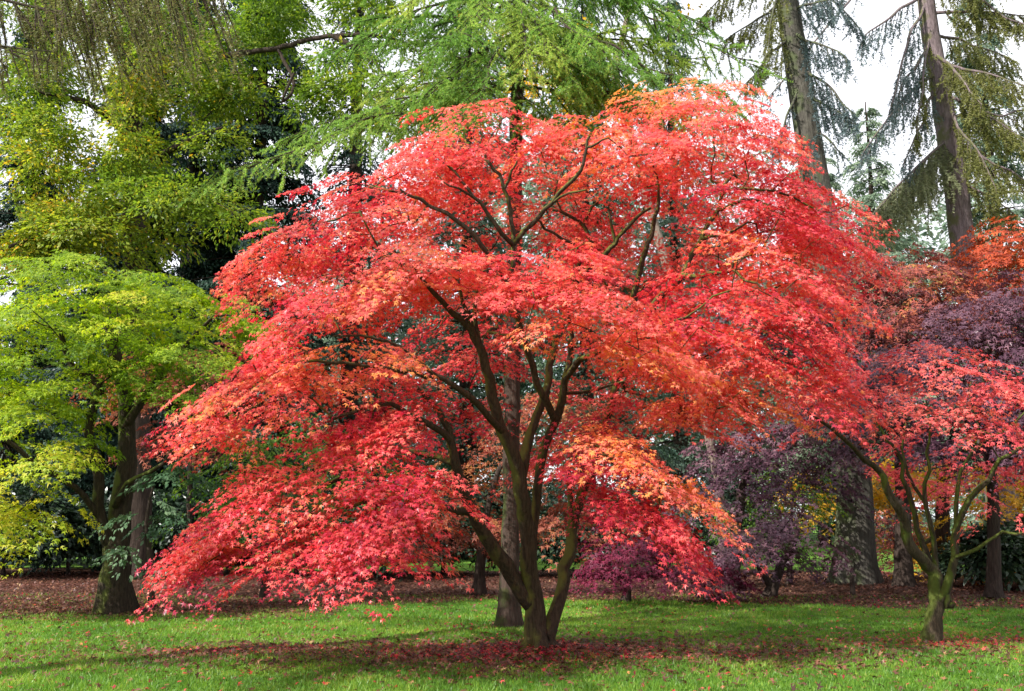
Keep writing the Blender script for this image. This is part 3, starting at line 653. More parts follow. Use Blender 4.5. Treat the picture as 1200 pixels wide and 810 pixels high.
broad_tree("green_shrub", "bright green leafy shrub seen between the red maple's left tiers", "shrub", 19.5,
    [([(310, 700, 19.5), (312, 640, 19.5), (310, 560, 19.5)], 0.08, 0.03)],
    [(300, 490, 75, 55, 19.3, -.1, .6), (355, 470, 60, 60, 19.8, 0, .5), (260, 540, 60, 60, 19.2, -.2, .5), (330, 560, 80, 60, 19.5, 0, .35), (430, 520, 60, 60, 20, 0, .5)],
    M["green"], M["bark_dark"], leaf=0.10, L=0.45, k=11, lobes=1, dens=1.3)

# ------------------------------------------------------------------ right: small red maple
broad_tree("small_red_maple", "small rose red maple with bright green mossy stems at the right of the lawn", "maple tree", 13.5,
    [([(1090, 760, 13.5), (1094, 735, 13.5), (1097, 708, 13.5), (1096, 685, 13.5), (1092, 668, 13.5), (1080, 655, 13.4), (1066, 640, 13.3), (1060, 616, 13.2), (1049, 592, 13.1), (1040, 570, 13), (1031, 551, 13), (1012, 536, 12.9), (984, 511, 12.8), (962, 492, 12.7), (940, 479, 12.6)], 0.115, 0.012),
     ([(1096, 690, 13.5), (1088, 654, 13.6), (1076, 620, 13.6), (1068, 594, 13.6), (1058, 558, 13.6), (1056, 536, 13.6), (1044, 521, 13.5), (1035, 506, 13.5), (1020, 480, 13.4)], 0.05, 0.012),
     ([(1094, 630, 13.6), (1083, 588, 13.7), (1064, 556, 13.8), (1057, 526, 13.8), (1062, 495, 13.8)], 0.032, 0.010),
     ([(1097, 680, 13.5), (1096, 649, 13.5), (1090, 612, 13.4), (1083, 578, 13.4), (1087, 553, 13.3), (1086, 531, 13.3), (1092, 500, 13.2), (1085, 470, 13.2)], 0.042, 0.010),
     ([(1098, 706, 13.5), (1108, 694, 13.4), (1114, 672, 13.3), (1118, 652, 13.3), (1120, 617, 13.3), (1136, 585, 13.2), (1157, 563, 13.1), (1172, 538, 13), (1199, 524, 12.9), (1240, 505, 12.8)], 0.068, 0.018),
     ([(1120, 617, 13.3), (1121, 590, 13.4), (1125, 553, 13.5), (1142, 526, 13.5), (1162, 514, 13.5), (1187, 496, 13.5), (1215, 470, 13.5)], 0.032, 0.010),
     ([(1118, 652, 13.3), (1132, 650, 13.1), (1157, 634, 12.9), (1177, 625, 12.8), (1205, 624, 12.7), (1240, 615, 12.6)], 0.032, 0.014),
     ([(1110, 690, 13.4), (1112, 712, 13.4), (1116, 706, 13.35)], 0.05, 0.035)],
    [(1045, 412, 95, 30, 12.8, -.12, .6), (1130, 420, 90, 34, 12.8, .05, .62), (995, 450, 62, 32, 12.8, -.35, .6), (1075, 462, 90, 26, 12.4, -.05, .66), (1150, 478, 75, 32, 12.6, .1, .56), (1195, 425, 70, 40, 13, 0, .55),
     (1185, 540, 45, 20, 12.9, .15, .55), (1060, 505, 48, 22, 14.2, -.1, .5), (1120, 520, 64, 30, 14.4, 0, .6), (1200, 590, 42, 22, 12.8, 0, .55), (1260, 480, 80, 60, 13, .2, .5), (968, 462, 30, 20, 12.7, -.3, .62), (1005, 504, 34, 14, 12.9, -.2, .6), (1090, 398, 60, 22, 13.5, 0, .66), (1030, 540, 36, 14, 14.2, 0, .6), (1100, 560, 50, 18, 14.6, 0, .6)],
    M["red_small"], M["bark_right"], leaf=0.052, L=0.36, k=11, lobes=5, dens=1.0, gap=0.40, flare=(0.5, 0.15), maxatt=800, attn=1.2, layers=1, tip=0.0045)

# ------------------------------------------------------------------ right: purple, bronze and rust maples, the yellow one
broad_tree("bronze_maple", "bronze and orange domed maple in front of the tall purple trunk", "maple tree", 24,
    [([(1060, 690, 24), (1058, 600, 24), (1055, 480, 24), (1058, 400, 24), (1060, 340, 24)], 0.22, 0.06)],
    [(1045, 286, 95, 60, 23.4, -.05, .46), (985, 325, 58, 50, 23, -.35, .30), (1105, 303, 62, 50, 23.2, .25, .62), (1055, 330, 95, 45, 22.6, 0, .38), (1000, 365, 60, 45, 22.5, -.2, .3), (1100, 340, 80, 45, 22.6, .1, .45), (1050, 380, 90, 60, 22.3, 0, .35)],
    M["bronze"], M["bark_dark"], leaf=0.10, L=0.5, k=12, dens=2.0)
broad_tree("purple_maple", "broad dusky purple maple filling the right edge behind the small rose red maple", "maple tree", 21,
    [([(1165, 700, 21), (1165, 620, 21), (1160, 540, 21), (1150, 470, 21), (1160, 400, 21)], 0.15, 0.05)],
    [(1165, 322, 105, 65, 20.6, -.25, .62), (1085, 375, 105, 50, 20.5, -.2, .6), (1020, 402, 80, 45, 20.8, -.2, .66), (1180, 375, 85, 60, 20, -.1, .5), (1110, 415, 100, 50, 20, 0, .55), (1005, 440, 85, 50, 20.3, -.15, .55), (1150, 465, 90, 55, 19.8, 0, .5), (1060, 475, 90, 50, 20.2, 0, .45), (1240, 330, 90, 80, 20.5, 0, .6), (1240, 440, 90, 90, 20, 0, .5)],
    M["purple"], M["bark_dark"], leaf=0.095, L=0.5, k=12, dens=2.1)
broad_tree("rust_maple", "rust orange maple behind the tall purple trunk at the right edge", "maple tree", 27,
    [([(1215, 690, 27), (1213, 560, 27), (1210, 400, 27), (1208, 320, 27)], 0.22, 0.07)],
    [(1190, 251, 70, 40, 27, -.1, .4), (1205, 275, 95, 40, 26.5, 0, .32), (1195, 300, 85, 40, 26.2, 0, .35), (1250, 265, 80, 50, 27, 0, .5), (1200, 340, 100, 60, 26.5, 0, .3)],
    M["rust"], M["bark_dark"], leaf=0.11, L=0.55, k=12, dens=1.5)
broad_tree("low_purple_maple", "low mound of dusky purple maple left of the broad dark trunk", "maple tree", 20.6,
    [([(899, 706, 20.6), (905, 690, 20.6), (912, 672, 20.6), (920, 655, 20.6), (930, 640, 20.5), (935, 620, 20.5)], 0.12, 0.05), ([(905, 690, 20.6), (890, 665, 20.5), (870, 640, 20.3)], 0.08, 0.03)],
    [(910, 586, 68, 40, 19.6, .1, .85), (876, 606, 60, 36, 19.5, -.3, .8), (940, 604, 46, 32, 19.8, .3, .75), (895, 630, 60, 26, 20.6, 0, .4), (860, 640, 40, 40, 20.4, -.3, .5)],
    M["purple"], M["bark_dark"], leaf=0.085, L=0.42, k=12, dens=1.3, gap=.36)
broad_tree("tall_purple_maple", "shaded dark purple maple just right of the big red crown", "maple tree", 23,
    [([(858, 700, 23), (862, 640, 23), (870, 570, 23), (880, 520, 23)], 0.18, 0.05)],
    [(865, 485, 72, 50, 22.4, -.2, .65), (935, 478, 72, 45, 22.4, .1, .7), (850, 535, 80, 45, 22, -.2, .45), (920, 520, 80, 50, 22, .1, .5), (960, 440, 60, 50, 23, 0, .55), (890, 385, 80, 50, 23.5, 0, .5), (905, 330, 80, 55, 23.5, 0, .5)],  # last two tiers, half hidden, added to shade the broad dark trunk
    M["purple"], M["bark_dark"], leaf=0.095, L=0.48, k=12, dens=1.4)
broad_tree("crimson_maple", "low dark magenta maple under the right tiers of the big red maple", "maple tree", 19.4,
    [([(733, 706, 19.4), (735, 690, 19.4), (737, 660, 19.4), (740, 630, 19.4)], 0.08, 0.03)],
    [(738, 605, 56, 36, 19.3, 0, .4), (730, 635, 50, 28, 18.9, -.2, .8), (795, 648, 66, 24, 19, .1, .5), (703, 654, 38, 20, 18.9, -.1, .6), (840, 655, 50, 22, 19.2, .1, .3)],
    M["crimson"], M["bark_dark"], leaf=0.08, L=0.4, k=12, dens=1.4)
broad_tree("russet_maple", "dim russet brown maple seen through the forked stems of the big red maple", "maple tree", 21.5,
    [([(560, 706, 21.5), (565, 650, 21.5), (575, 580, 21.5), (600, 520, 21.5)], 0.12, 0.04)],
    [(585, 500, 75, 60, 21.2, -.1, .5), (690, 545, 65, 60, 21.2, .1, .45), (560, 565, 65, 60, 21, -.1, .55), (650, 590, 80, 50, 21.2, 0, .4), (500, 600, 80, 50, 21.5, 0, .3), (640, 440, 80, 60, 22, 0, .6)],
    M["brownred"], M["bark_dark"], leaf=0.09, L=0.45, k=11, dens=1.1, gap=.38)
broad_tree("yellow_maple", "golden yellow maple glowing behind the small rose red maple", "maple tree", 27.5,
    [([(1105, 700, 27), (1105, 650, 27), (1104, 600, 27), (1106, 550, 27), (1110, 520, 27)], 0.26, 0.10)],
    [(960, 543, 48, 28, 26, -.1, .55), (975, 580, 40, 26, 26, 0, .4), (1150, 545, 75, 36, 26, .1, .55), (1180, 590, 72, 40, 25.6, .1, .5), (1050, 525, 52, 34, 26.8, 0, .5), (1130, 620, 60, 30, 26, 0, .6), (1210, 470, 60, 40, 26, 0, .5), (1030, 560, 40, 30, 26.5, 0, .6)],
    M["yellow"], M["bark_dark"], leaf=0.11, L=0.5, k=10, dens=1.9, gap=.38)
broad_tree("orange_brown_maple", "low rust brown maple between the broad dark trunk and the small rose red maple", "maple tree", 29,
    [([(1062, 690, 29), (1062, 650, 29), (1058, 610, 29)], 0.12, 0.05)],
    [(1050, 590, 48, 34, 28.5, -.1, .55), (1075, 612, 45, 34, 28.2, .1, .75), (1045, 632, 40, 24, 28.2, 0, .5), (1160, 640, 50, 34, 28.5, .1, .5)],
    M["bronze"], M["bark_dark"], leaf=0.12, L=0.5, k=10, dens=1.3)
broad_tree("leafy_green_shrub", "yellow green shrub in the gap left of the broad dark trunk", "shrub", 24.5,
    [([(925, 690, 24.5), (926, 640, 24.5), (928, 590, 24.5)], 0.07, 0.03)],
    [(925, 545, 50, 28, 24, 0, .65), (885, 575, 45, 30, 24, -.1, .5), (945, 570, 32, 30, 24.4, 0, .6), (900, 610, 55, 40, 24.6, 0, .3)],
    M["green"], M["bark_dark"], leaf=0.11, L=0.45, k=10, lobes=1, dens=1.2)

# ------------------------------------------------------------------ behind left: tall broadleaf
broad_tree("oak_tree", "tall yellow green broadleaf tree rising behind the lime green maple", "tree", 27,
    [([(160, 700, 27), (160, 600, 27), (159, 450, 27), (158, 290, 27), (155, 150, 27), (150, 20, 27), (146, -120, 27.4), (145, -300, 28)], 0.46, 0.14),
     ([(155, 120, 27), (200, 85, 26), (260, 66, 25), (325, 56, 24.5), (390, 42, 24), (448, 43, 24), (490, 60, 24)], 0.10, 0.035),
     ([(390, 42, 24), (420, 58, 23.8), (440, 75, 23.6), (455, 95, 23.5)], 0.07, 0.03), ([(448, 43, 24), (462, 20, 24), (450, -10, 24)], 0.06, 0.03),
     ([(157, 260, 27), (110, 262, 25.5), (60, 270, 24.6), (10, 290, 24)], 0.12, 0.04), ([(157, 200, 27), (210, 170, 25.5), (260, 150, 25)], 0.12, 0.04), ([(155, 160, 27), (100, 120, 26), (50, 110, 25)], 0.12, 0.04),
     ([(152, 60, 27), (220, 0, 26), (290, -40, 25.5)], 0.12, 0.04), ([(325, 56, 24.5), (345, 100, 24.2), (330, 120, 24), (345, 85, 24)], 0.05, 0.03)],
    None, M["oak"], M["bark_dark"], leaf=0.115, L=0.55, k=14, lobes=1, dens=1.75, gap=.36, maxatt=1100,
    blobs=[(60, 255, 70, 38, 25, 300, .6), (140, 235, 75, 35, 24.6, 330, .55), (235, 255, 75, 38, 25, 330, .5), (110, 150, 55, 45, 25, 280, .62), (165, 120, 60, 45, 24.8, 300, .66), (230, 120, 60, 45, 25, 280, .5), (200, 190, 70, 40, 25, 300, .45),
           (25, 205, 60, 40, 25, 260, .66), (20, 280, 65, 30, 24.5, 260, .66), (95, 292, 70, 25, 25, 220, .5), (270, 60, 65, 40, 26, 240, .35), (200, 40, 70, 45, 26, 260, .4), (130, 50, 60, 45, 26, 220, .45),
           (60, 110, 55, 45, 26, 200, .5), (10, 120, 60, 45, 26, 200, .6), (15, 30, 60, 45, 26, 160, .55), (340, 30, 60, 40, 25, 200, .45), (390, 80, 50, 32, 24.5, 170, .55), (430, 20, 55, 35, 24.5, 170, .5), (445, 95, 48, 30, 24, 150, .5), (470, 55, 45, 30, 24.5, 120, .55), (360, 120, 45, 30, 25, 90, .45),
           (490, 130, 50, 26, 24.5, 130, .7), (330, -30, 80, 50, 26, 200, .4), (200, -60, 100, 70, 27, 300, .4), (70, -30, 90, 60, 26, 250, .5), (430, -50, 80, 50, 25, 180, .5)])

# pale leaning birch with yellow leaves, behind the maple's top
broad_tree("leaning_birch", "slender pale leaning birch with yellow leaves above the red maple's crown", "tree", 24,
    [([(850, 700, 24), (840, 560, 24), (800, 380, 24), (757, 230, 24), (735, 142, 24), (726, 115, 24), (721, 95, 24), (724, 70, 24), (731, 40, 24), (738, 0, 24), (744, -60, 24), (750, -140, 24)], 0.12, 0.06),
     ([(735, 142, 24), (700, 120, 24.2), (660, 110, 24.5), (630, 105, 24.7)], 0.05, 0.02)],
    None, M["yellow"], M["bark_pale"], leaf=0.13, L=0.5, k=8, lobes=1, dens=1.0, gap=.38,
    blobs=[(650, 108, 45, 22, 24.5, 150, .35), (632, 90, 35, 20, 24.8, 90, .6), (690, 120, 35, 20, 24.2, 70, .3), (660, 60, 45, 25, 24.6, 60, .3), (540, 20, 60, 30, 25.5, 40, .6), (780, -20, 60, 40, 24, 80, .3)])

# ------------------------------------------------------------------ conifers
def larch():
    s = Skel(); nb = []; 
    tr = [(597, 745, 15.4), (597, 725, 15.4), (598, 640, 15.4), (600, 500, 15.4), (602, 300, 15.4), (605, 120, 15.4), (607, 0, 15.4), (609, -150, 15.4), (611, -330, 15.5)]
    s.limb(tr, 0, 0.165, 0.07, step=0.25)
    rt = thing("larch_tree", "slender larch with feathery green needles directly behind the red maple", "conifer", (s.pos[0][0], s.pos[0][1], 0))
    B = [((605, 104), (395, 122, 14.0)), ((605, 66), (440, 78, 14.6)), ((606, 20), (420, 14, 15.5)), ((605, 118), (258, 172, 13.0)), ((605, 95), (330, 140, 14.2)), ((606, 84), (520, 130, 13.6)), ((606, 0), (505, 45, 13.5)), ((607, -40), (430, -30, 15)), ((606, 10), (540, -20, 16)), ((606, 40), (490, 100, 14.0)),
         ((605, 102), (735, 98, 14.5)), ((606, 70), (710, 55, 14.0)), ((606, 42), (770, 34, 15.2)), ((606, 24), (850, 90, 14)), ((607, -20), (790, 2, 15.6)), ((605, 108), (645, 138, 14.4)), ((606, 55), (800, 112, 13.8)), ((607, -40), (730, -25, 15)), ((605, 92), (860, 112, 14.6)),
         ((606, 36), (560, 92, 13.2)), ((606, 18), (680, 84, 13.3)), ((606, -10), (640, 40, 13.2)), ((607, -60), (560, 0, 13)), ((607, -60), (830, 20, 14.6)), ((606, 8), (745, 110, 14.8)), ((607, -90), (480, -10, 14)), ((606, 60), (760, 70, 13.4)), ((607, -10), (700, 30, 13.0)), ((606, 90), (780, 118, 15.6)), ((607, -50), (880, 60, 15.5)), ((606, 30), (820, 60, 16.2)), ((607, -30), (620, 60, 12.8)), ((606, 50), (430, 40, 16.4)), ((606, 88), (430, 100, 16)), ((607, -20), (380, 40, 14.6))]
    n0 = len(B); buf = Needles()
    for i, (a, b) in enumerate(B):
        A = W(a[0], a[1], 15.4); e = W(*b); 
        bough(s, buf, A, e, 0.030, sag=0.10, n=int(9 + 8 * np.linalg.norm(e - A) / 1.6), sl=0.95, hang=0.32, sub=6, dens=230, nl=0.042, nw=0.014, tint=0.5 + 0.2 * RNG.normal(), gid=1 + i, parent=s.nearest(A, 0), u0=0.18)
    for i in range(len(s.pos)):
        pass
    s.build(["trunk"] + ["bough"] * n0, M["bark_brown"], rt, flare=(0.5, 0.2), rough=0.06)
    buf.build("needles", M["larch"], rt)
larch()

def tall_conifer(name, label, trunk, r0, r1, mat, nm, boughs, flare=(0.5, 0.4), extra=None, **kw):
    s = Skel(); s.limb(trunk, 0, r0, r1, step=0.3, wig=0.006)
    rt = thing(name, label, "conifer", (s.pos[0][0], s.pos[0][1], 0))
    bufs = {}
    for i, q in enumerate(boughs):
        a, b, par = q[0], q[1], dict(kw); par.update(q[2] if len(q) > 2 else {})
        nmat = par.pop("needles", nm); A = W(*a); B = np.array(b[1:], float) if b[0] == 'at' else W(*b); j = s.nearest(A, 0)
        dist = np.linalg.norm(s.pos[j] - A)
        buf = bufs.setdefault(nmat, Needles())
        bough(s, buf, A if dist > 1.5 else s.pos[j], B, gid=1 + i, parent=j if dist < 1.5 else None, **par)
    s.build(["trunk"] + ["bough"] * len(boughs), M[mat], rt, flare=flare, rough=0.07)
    for k, b in bufs.items(): b.build("needles", M[k], rt)
    return rt

hangT = dict(sl=1.1, hang=0.85, sub=5, dens=75, nl=0.075, nw=0.030, tint=0.5, n=22, subl=0.35)
tall_conifer("mossy_conifer", "tall grey green conifer whose broad dark base stands behind the low purple maple", 
    [(1003, 705, 25), (1003, 690, 25), (1003, 640, 25), (1000, 560, 25), (986, 420, 25), (966, 270, 25), (953, 200, 25), (938, 100, 25), (922, 0, 25), (905, -120, 25), (888, -260, 25)], 0.50, 0.25, "bark_moss", "blue",
    [((941, 76, 25), (1000, 122, 23.5)), ((946, 118, 25), (1002, 134, 23.5)), ((950, 145, 25), (990, 176, 24), dict(n=8, bare=.4)), ((934, 40, 25), (990, 60, 23)), ((925, 10, 25), (985, -10, 23.5)),
     ((930, 40, 25), (870, 90, 24), dict(needles="olive")), ((922, 0, 25), (850, 40, 24), dict(needles="olive", n=26)), ((915, -40, 25), (820, 10, 23.5), dict(needles="olive", n=28)), ((940, 100, 25), (905, 170, 24), dict(bare=.4)), ((918, -30, 25), (1010, 20, 24)), ((912, -60, 25), (900, 40, 22.5), dict(needles="olive"))],
    flare=(0.55, 0.55), r=0.05, **{**hangT, "tint": 0.4})
tall_conifer("purple_trunk_conifer", "tall conifer with a purple grey trunk and drooping boughs at upper right",
    [(1192, 705, 30), (1180, 640, 30), (1152, 440, 30), (1132, 312, 30), (1117, 200, 30), (1103, 110, 30), (1094, 60, 30), (1085, 0, 30), (1070, -120, 30), (1050, -280, 30)], 0.46, 0.21, "bark_purple", "olive",
    [((1107, 164, 30), (1012, 246, 27.5), dict(r=0.05, n=95, sl=1.7, hang=0.80, dens=85, u0=0.02, sag=0.10, needles="mossy", subl=.45, tint=.6, kink=.01)),
     ((1086, 55, 30), (1050, 108, 28.5), dict(needles="blue", dens=40)), ((1085, 8, 30), (1040, 112, 28), dict(needles="blue", dens=40)), ((1098, 80, 30), (1008, 165, 28), dict(needles="blue", dens=40, n=30, r=.06)), ((1082, -10, 30), (1003, 40, 28), dict(needles="blue", dens=40)),
     ((1080, -70, 30), (894, 118, 26.5), dict(needles="blue", dens=40, n=12, r=0.055, sl=.8, bare=.35, sag=.02)), ((1100, 95, 30), (1060, 180, 28.5), dict(needles="blue", dens=40)), ((1090, 30, 30), (1075, 150, 28.5), dict(needles="olive", n=16)),
     ((1097, 70, 30), (1205, 92, 28), dict(n=34, tint=.55)), ((1090, 20, 30), (1215, 10, 28.5), dict(n=34)), ((1103, 105, 30), (1215, 160, 28.5), dict(n=34, tint=.6)), ((1112, 165, 30), (1220, 215, 28.5), dict(n=30, tint=.6)), ((1118, 205, 30), (1190, 245, 29), dict(n=20)),
     ((1085, -20, 30), (1180, -40, 28), dict(n=34)), ((1098, 60, 30), (1150, 110, 27.6), dict(n=34, sl=1.2)), ((1080, -60, 30), (1240, 50, 28), dict(n=40)), ((1106, 120, 30), (1165, 205, 28), dict(n=24)), ((1095, 40, 30), (1190, 60, 31.5), dict(n=34)), ((1108, 140, 30), (1230, 120, 31.5), dict(n=34)),
     ((1114, 190, 30), (1132, 201, 29.3), dict(n=2, r=.02, sl=.1, bare=.8))],
    flare=(0.4, 0.4), r=0.06, **{**hangT, 'sl': 1.45, 'nl': .09, 'nw': .036})
# near weeping conifer whose trunk is out of the picture at the left
wb = dict(sl=1.6, hang=0.97, sub=6, dens=125, nl=0.040, nw=0.011, n=40, subl=0.25)
tall_conifer("weeping_conifer", "weeping conifer trailing brown green tassels into the top left corner", 
    [(-330, 1200, 9.5), (-330, 1000, 9.5), (-325, 600, 9.5), (-320, 200, 9.5), (-315, -200, 9.6), (-310, -420, 9.7)], 0.36, 0.16, "bark_brown", "brownneedle",
    [((-320, -160, 9.5), (240, -60, 8.8), dict(r=0.05, sag=0.03, n=44, u0=.66, sl=2.1)), ((-320, -120, 9.5), (190, -40, 9.4), dict(r=0.045, sag=0.02, n=34, u0=.66, sl=2.3, needles="olive")), ((-320, -60, 9.5), (120, 20, 9.2), dict(r=0.04, sag=0.0, n=26, u0=.72, sl=1.3)), ((-320, -30, 9.5), (60, 74, 9.0), dict(r=0.035, sag=-0.02, n=8, u0=.8, sl=.7, tint=.7)), ((-320, -180, 9.5), (260, -100, 9.8), dict(r=0.05, sag=0.02, n=44, u0=.7, sl=1.2, needles="olive")),
     ((-320, -60, 9.5), ('at', -5.2, 5.0, 6.6), dict(r=.05, sl=1.2)), ((-320, 0, 9.5), ('at', -8.2, 4.6, 6.2), dict(r=.05, sl=1.2)), ((-320, -120, 9.5), ('at', -6.6, 5.4, 7.6), dict(r=.05, sl=1.2)), ((-320, 60, 9.5), ('at', -6.4, 6.6, 5.0), dict(r=.05, sl=1.0)),  # from here on: unseen boughs added to cast shade on the foreground lawn
     ((-320, -100, 9.5), ('at', -10.5, 6.5, 7.2), dict(r=.05, sl=1.2)), ((-320, -160, 9.5), ('at', -9.8, 11.5, 8.0), dict(r=.05, sl=1.2)), ((-320, -140, 9.5), ('at', -4.4, 6.4, 7.9), dict(r=.05, sl=1.0))],
    flare=(0.4, 0.3), tint=0.72, **wb)
def dark_conifer(name, label, px, top, hw, d, mat, tint=0.45, n=1500, group=None, bottom=690, leaf=0.16, gap=.3, bark="bark_dark", droop=.5, k=9):
    """background conifer: tapered trunk and tiers of hanging sprays"""
    t = W(px, top, d); b = ground_at(px, d); H = t[2]; R = hw * d / F
    s = Skel(); s.limb([b - UP * 0.1, b + UP * H * 0.4, b + UP * H * 0.75, b + UP * H * 0.98], 0, H * 0.012 + 0.06, 0.03, px=False, step=0.6)
    buf = Leaves(); nw = int(H / 0.75)
    for i in range(nw):
        z = H * (0.05 + 0.93 * (i + RNG.random() * .6) / nw); rr = R * (1 - (z / H) ** 1.5) * RNG.uniform(0.75, 1.15) + 0.15
        nbr = 6 + int(rr * 1.2)
        for q in range(nbr):
            a = RNG.random() * 2 * np.pi; l = rr * RNG.uniform(0.65, 1.1); dr = np.array([math.cos(a), math.sin(a), 0])
            p0 = np.array([b[0], b[1], z]); e = p0 + dr * l - UP * l * 0.22
            if rr > .5: s.limb([p0, (p0 + e) / 2 + UP * l * .06, e], 0, 0.03, 0.008, s.nearest(p0), px=False, step=0.8)
            m = max(4, int(2.6 * n / (nw * nbr) * (l / max(R, .1) + .3)))
            u = RNG.uniform(0.15, 1.0, m); P = p0 + (e - p0) * u[:, None]; lat = np.cross(dr, UP)
            P += lat * (RNG.uniform(-1, 1, m) * l * .28 * (1.1 - u * .6))[:, None]
            tt = dr[None] + lat * RNG.uniform(-.8, .8, (m, 1)) - UP * RNG.uniform(.1, .8, (m, 1))
            sprays(buf, P, np.tile(UP + dr * .5, (m, 1)) + RNG.normal(0, .2, (m, 3)), tt, 0.55 * RNG.uniform(.7, 1.3, m), k, leaf, tint + RNG.normal(0, .1), .12, droop=droop, fan=.3)
    r = thing(name, label, "conifer", (b[0], b[1], 0), group)
    s.build(["trunk"], M[bark], r, rough=.05)
    buf.build("foliage", M[mat], r, 1)
    return r
dark_conifer("dark_conifer", "dense dark blue green conifer between the lime maple and the red crown", 285, -160, 110, 35, "yew", .35, 7000)
dark_conifer("dark_conifer", "dark blue green conifer at the far left edge behind the broadleaf tree", 5, -60, 95, 36, "yew", .3, 3600)
dark_conifer("dark_conifer", "dark open conifer with sky showing through it above the red crown's left shoulder", 405, -200, 80, 38, "yew", .4, 1300)
dark_conifer("dark_conifer", "dark conifer beside the pale leaning birch above the red crown", 690, -40, 110, 40, "yew", .65, 2500)
dark_conifer("dark_conifer", "shaded conifer behind the lime maple's trunk", 130, -20, 115, 33, "yew", .2, 6000)
dark_conifer("dark_conifer", "very tall dark conifer right behind the broadleaf tree at upper left", 205, -260, 120, 37, "yew", .3, 6000)
dark_conifer("green_conifer", "mid green conifer behind the larch's trunk", 545, -60, 120, 42, "far", .2, 3600)
dark_conifer("green_conifer", "mid green conifer behind the right half of the red crown's top", 800, -20, 100, 44, "far", .15, 2600)
dark_conifer("green_conifer", "pale green conifer behind the red crown's left shoulder", 440, 190, 110, 46, "far", .3, 1800)
dark_conifer("pale_conifer", "far pale green conifer with a narrow tip between the two tall trunks", 990, 172, 44, 58, "far", .55, 2200)
dark_conifer("pale_conifer", "far rounded pale green conifer behind the drooping mossy bough", 1045, 110, 95, 55, "far", .6, 3000)
dark_conifer("pale_conifer", "far pale green conifer just right of the mossy leaning trunk", 965, 150, 80, 60, "far", .6, 2400)
dark_conifer("green_conifer", "broad olive green conifer behind the purple trunk at the right edge", 1195, -60, 105, 38, "far", .25, 2600)

# ------------------------------------------------------------------ dark shrubs behind
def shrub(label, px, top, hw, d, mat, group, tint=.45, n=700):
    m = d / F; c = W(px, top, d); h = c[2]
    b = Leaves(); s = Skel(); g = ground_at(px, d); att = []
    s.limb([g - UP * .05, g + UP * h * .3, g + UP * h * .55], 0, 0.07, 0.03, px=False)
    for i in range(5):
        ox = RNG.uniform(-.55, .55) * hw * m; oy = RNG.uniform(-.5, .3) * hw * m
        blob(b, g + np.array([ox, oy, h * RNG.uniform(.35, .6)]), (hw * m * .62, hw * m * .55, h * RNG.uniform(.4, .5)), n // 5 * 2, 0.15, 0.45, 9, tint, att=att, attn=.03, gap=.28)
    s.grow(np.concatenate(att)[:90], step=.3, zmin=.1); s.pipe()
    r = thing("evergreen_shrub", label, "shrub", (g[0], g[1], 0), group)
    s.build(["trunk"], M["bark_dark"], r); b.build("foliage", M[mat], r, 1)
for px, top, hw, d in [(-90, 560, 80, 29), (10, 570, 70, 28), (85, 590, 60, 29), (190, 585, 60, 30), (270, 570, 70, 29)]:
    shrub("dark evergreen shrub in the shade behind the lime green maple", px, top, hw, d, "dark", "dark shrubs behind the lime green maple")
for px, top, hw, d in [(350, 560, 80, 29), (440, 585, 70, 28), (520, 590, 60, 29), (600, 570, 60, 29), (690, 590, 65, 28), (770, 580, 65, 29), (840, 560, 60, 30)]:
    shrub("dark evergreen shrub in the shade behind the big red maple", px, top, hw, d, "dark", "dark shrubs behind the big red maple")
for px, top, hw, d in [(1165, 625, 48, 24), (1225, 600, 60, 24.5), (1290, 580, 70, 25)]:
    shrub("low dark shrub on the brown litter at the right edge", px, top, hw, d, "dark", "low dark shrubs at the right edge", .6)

# ------------------------------------------------------------------ far wood
def far_wood():
    b = Leaves()
    for i in range(260):
        x = RNG.uniform(-75, 75); y = RNG.uniform(58, 85) + 0.004 * x * x; h = RNG.uniform(9, 17); px = 600 + F * x / y
        if 520 < px < 900: h = RNG.uniform(20, 33)
        elif 250 < px <= 520: h = RNG.uniform(14, 25)
        elif px >= 900: h = RNG.uniform(16, 25)
        for q in range(3):
            r = RNG.uniform(2.2, 4.2) * (1.25 if h > 18 else 1)
            blob(b, (x + RNG.normal(0, 1.5), y + RNG.normal(0, 1.5), h * (.25 + .27 * q)), (r, r, h * .2), 60, 0.55, 1.3, 8, RNG.uniform(.1, .6), gap=.25)
    wood = b.build("far_wood", M["far"], None, 1); wood["kind"] = "stuff"
    wood["label"] = "far green woodland closing the view behind the trees"; wood["category"] = "woodland"
far_wood()

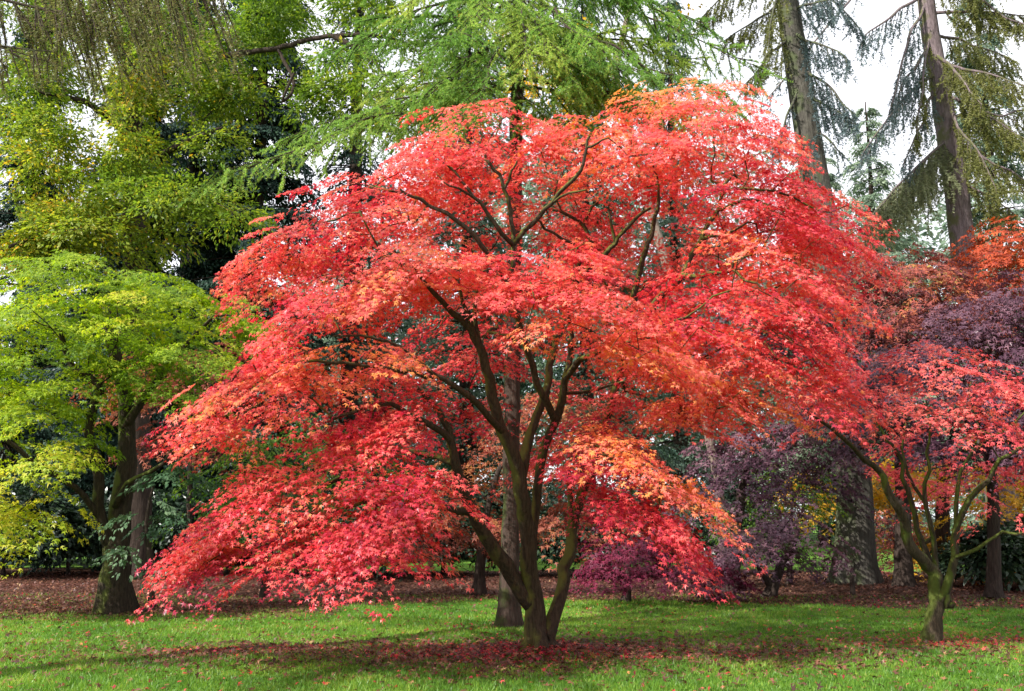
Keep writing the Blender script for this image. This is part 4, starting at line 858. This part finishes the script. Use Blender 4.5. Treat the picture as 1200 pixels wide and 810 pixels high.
# ------------------------------------------------------------------ fallen leaves, grass
def scatter_lawn():
    cols = dict(red=M["red"], tan=leaf_mat("fallen_tan_leaf", [(0, (.06, .025, .02)), (.5, (.17, .065, .045)), (.8, (.28, .13, .07)), (1, (.46, .30, .15))], .2))
    def leaves(name, mat, x, y, size, tint, label):
        n = len(x); z = gz(x, y) + RNG.random(n) * .035 + .006
        a = RNG.random(n) * 2 * np.pi; d = np.stack([np.cos(a), np.sin(a), RNG.normal(0, .25, n)], 1)
        nn = UP + RNG.normal(0, .45, (n, 3))
        b = Leaves(); b.add(np.stack([x, y, z], 1), d, nn, size * RNG.uniform(.7, 1.25, n), tint)
        o = b.build(name, mat, None, 5); o["kind"] = "stuff"; o["label"] = label; o["category"] = "leaves"
    # red leaves: thick under the maple, thinning out over the lawn
    x = RNG.normal(-.1, 3.0, 4500); y = 12.5 + RNG.normal(0, .95, 4500); k = litter(x, y) > RNG.random(len(x)) * .9
    x2 = RNG.uniform(-10, 11, 3000); y2 = RNG.uniform(8, 21, 3000)
    x3 = RNG.normal(6.2, 1.3, 900); y3 = RNG.normal(13.5, .6, 900)
    x4 = .25 + RNG.normal(0, .6, 350); y4 = 12.3 + RNG.normal(0, .45, 350)
    x = np.concatenate([x[k], x2, x3, x4]); y = np.concatenate([y[k], y2, y3, y4])
    leaves("fallen_red_leaves", cols["red"], x, y, .045, np.clip(RNG.normal(.34, .24, len(x)), 0, 1), "red maple leaves fallen on the lawn around the trunks")
    n = 60000; x = RNG.uniform(-22, 22, n); y = RNG.uniform(19, 31, n); k = litter(x, y) > RNG.random(n) * .9
    x1 = RNG.normal(-.1, 3.2, 9000); y1 = 12.5 + RNG.normal(0, .9, 9000)
    x2 = RNG.uniform(-11, 11, 4500); y2 = RNG.uniform(8, 20, 4500)
    x3 = RNG.uniform(-11, -3, 5000); y3 = RNG.normal(18.3, .8, 5000)
    x = np.concatenate([x[k], x1, x2, x3]); y = np.concatenate([y[k], y1, y2, y3])
    leaves("fallen_brown_leaves", cols["tan"], x, y, .06, np.clip(RNG.normal(.33, .24, len(x)), 0, 1), "dry brown leaves littering the ground under the trees")
    # grass
    n = 420000
    y = 7.6 + (21.6 - 7.6) * RNG.random(n) ** 1.25; x = RNG.uniform(-1, 1, n) * (y * .56 + 1.5)
    dens = 1 - litter(x, y) * .85
    k = dens > RNG.random(n); x = x[k]; y = y[k]; n = len(x)
    P = np.stack([x, y, gz(x, y) - .004], 1)
    h = RNG.uniform(.02, .06, n) * (.45 + .7 * vnoise(P, 1.1, 90) + .7 * vnoise(P, 4.5, 92) ** 2); a = RNG.random(n) * 2 * np.pi; w = RNG.uniform(.0035, .007, n) * (.6 + y / 18)
    s_ = np.stack([np.cos(a), np.sin(a), 0 * a], 1) * w[:, None]
    tipd = np.stack([RNG.normal(0, .45, n), RNG.normal(0, .45, n), np.ones(n)], 1) * h[:, None]
    V = np.stack([P - s_, P + s_, P + tipd], 1).reshape(-1, 3)
    gm = leaf_mat("grass_blade", [(0, (.06, .14, .016)), (.5, (.12, .26, .028)), (.85, (.25, .38, .045)), (1, (.40, .38, .10))], .45, .45, .4, 1.3)
    tint = np.clip(.45 + (vnoise(P, .8, 91) - .5) * .6 + (vnoise(P, 3.0, 93) - .5) * .45 + RNG.normal(0, .2, n), 0, 1)
    o = mesh_np("lawn_grass", V, [np.arange(3 * n).reshape(-1, 3)], gm, None, True, dict(tint=np.repeat(tint, 3)))
    o["kind"] = "stuff"; o["label"] = "short green grass of the lawn"; o["category"] = "grass"
scatter_lawn()

# ------------------------------------------------------------------ small wooden stake by the broad trunk
def stake():
    g = ground_at(994, 21.6); h = .38; w = .055; V = []; 
    prof = [(-.05, 1.1), (0, 1.1), (.1, 1.02), (.24, .97), (h - .03, .95), (h, .72)]
    for z, r in prof:
        for k in range(10):
            a = k * math.pi / 5; rr = w * r * (1 + .09 * math.sin(3 * a + z * 20))
            V.append([g[0] + rr * math.cos(a), g[1] + rr * math.sin(a), z + (.025 * math.cos(a) if z > .3 else 0)])
    V.append([g[0], g[1], h + .004]); Q = np.array([[i * 10 + k, i * 10 + (k + 1) % 10, (i + 1) * 10 + (k + 1) % 10, (i + 1) * 10 + k] for i in range(5) for k in range(10)])
    T = np.array([[50 + k, 50 + (k + 1) % 10, 60] for k in range(10)])
    o = mesh_np("wooden_stake", V, [Q, T], M["bark_dark"])
    o["label"] = "short dark wooden stake standing on the brown litter before the broad dark trunk"; o["category"] = "stake"
stake()
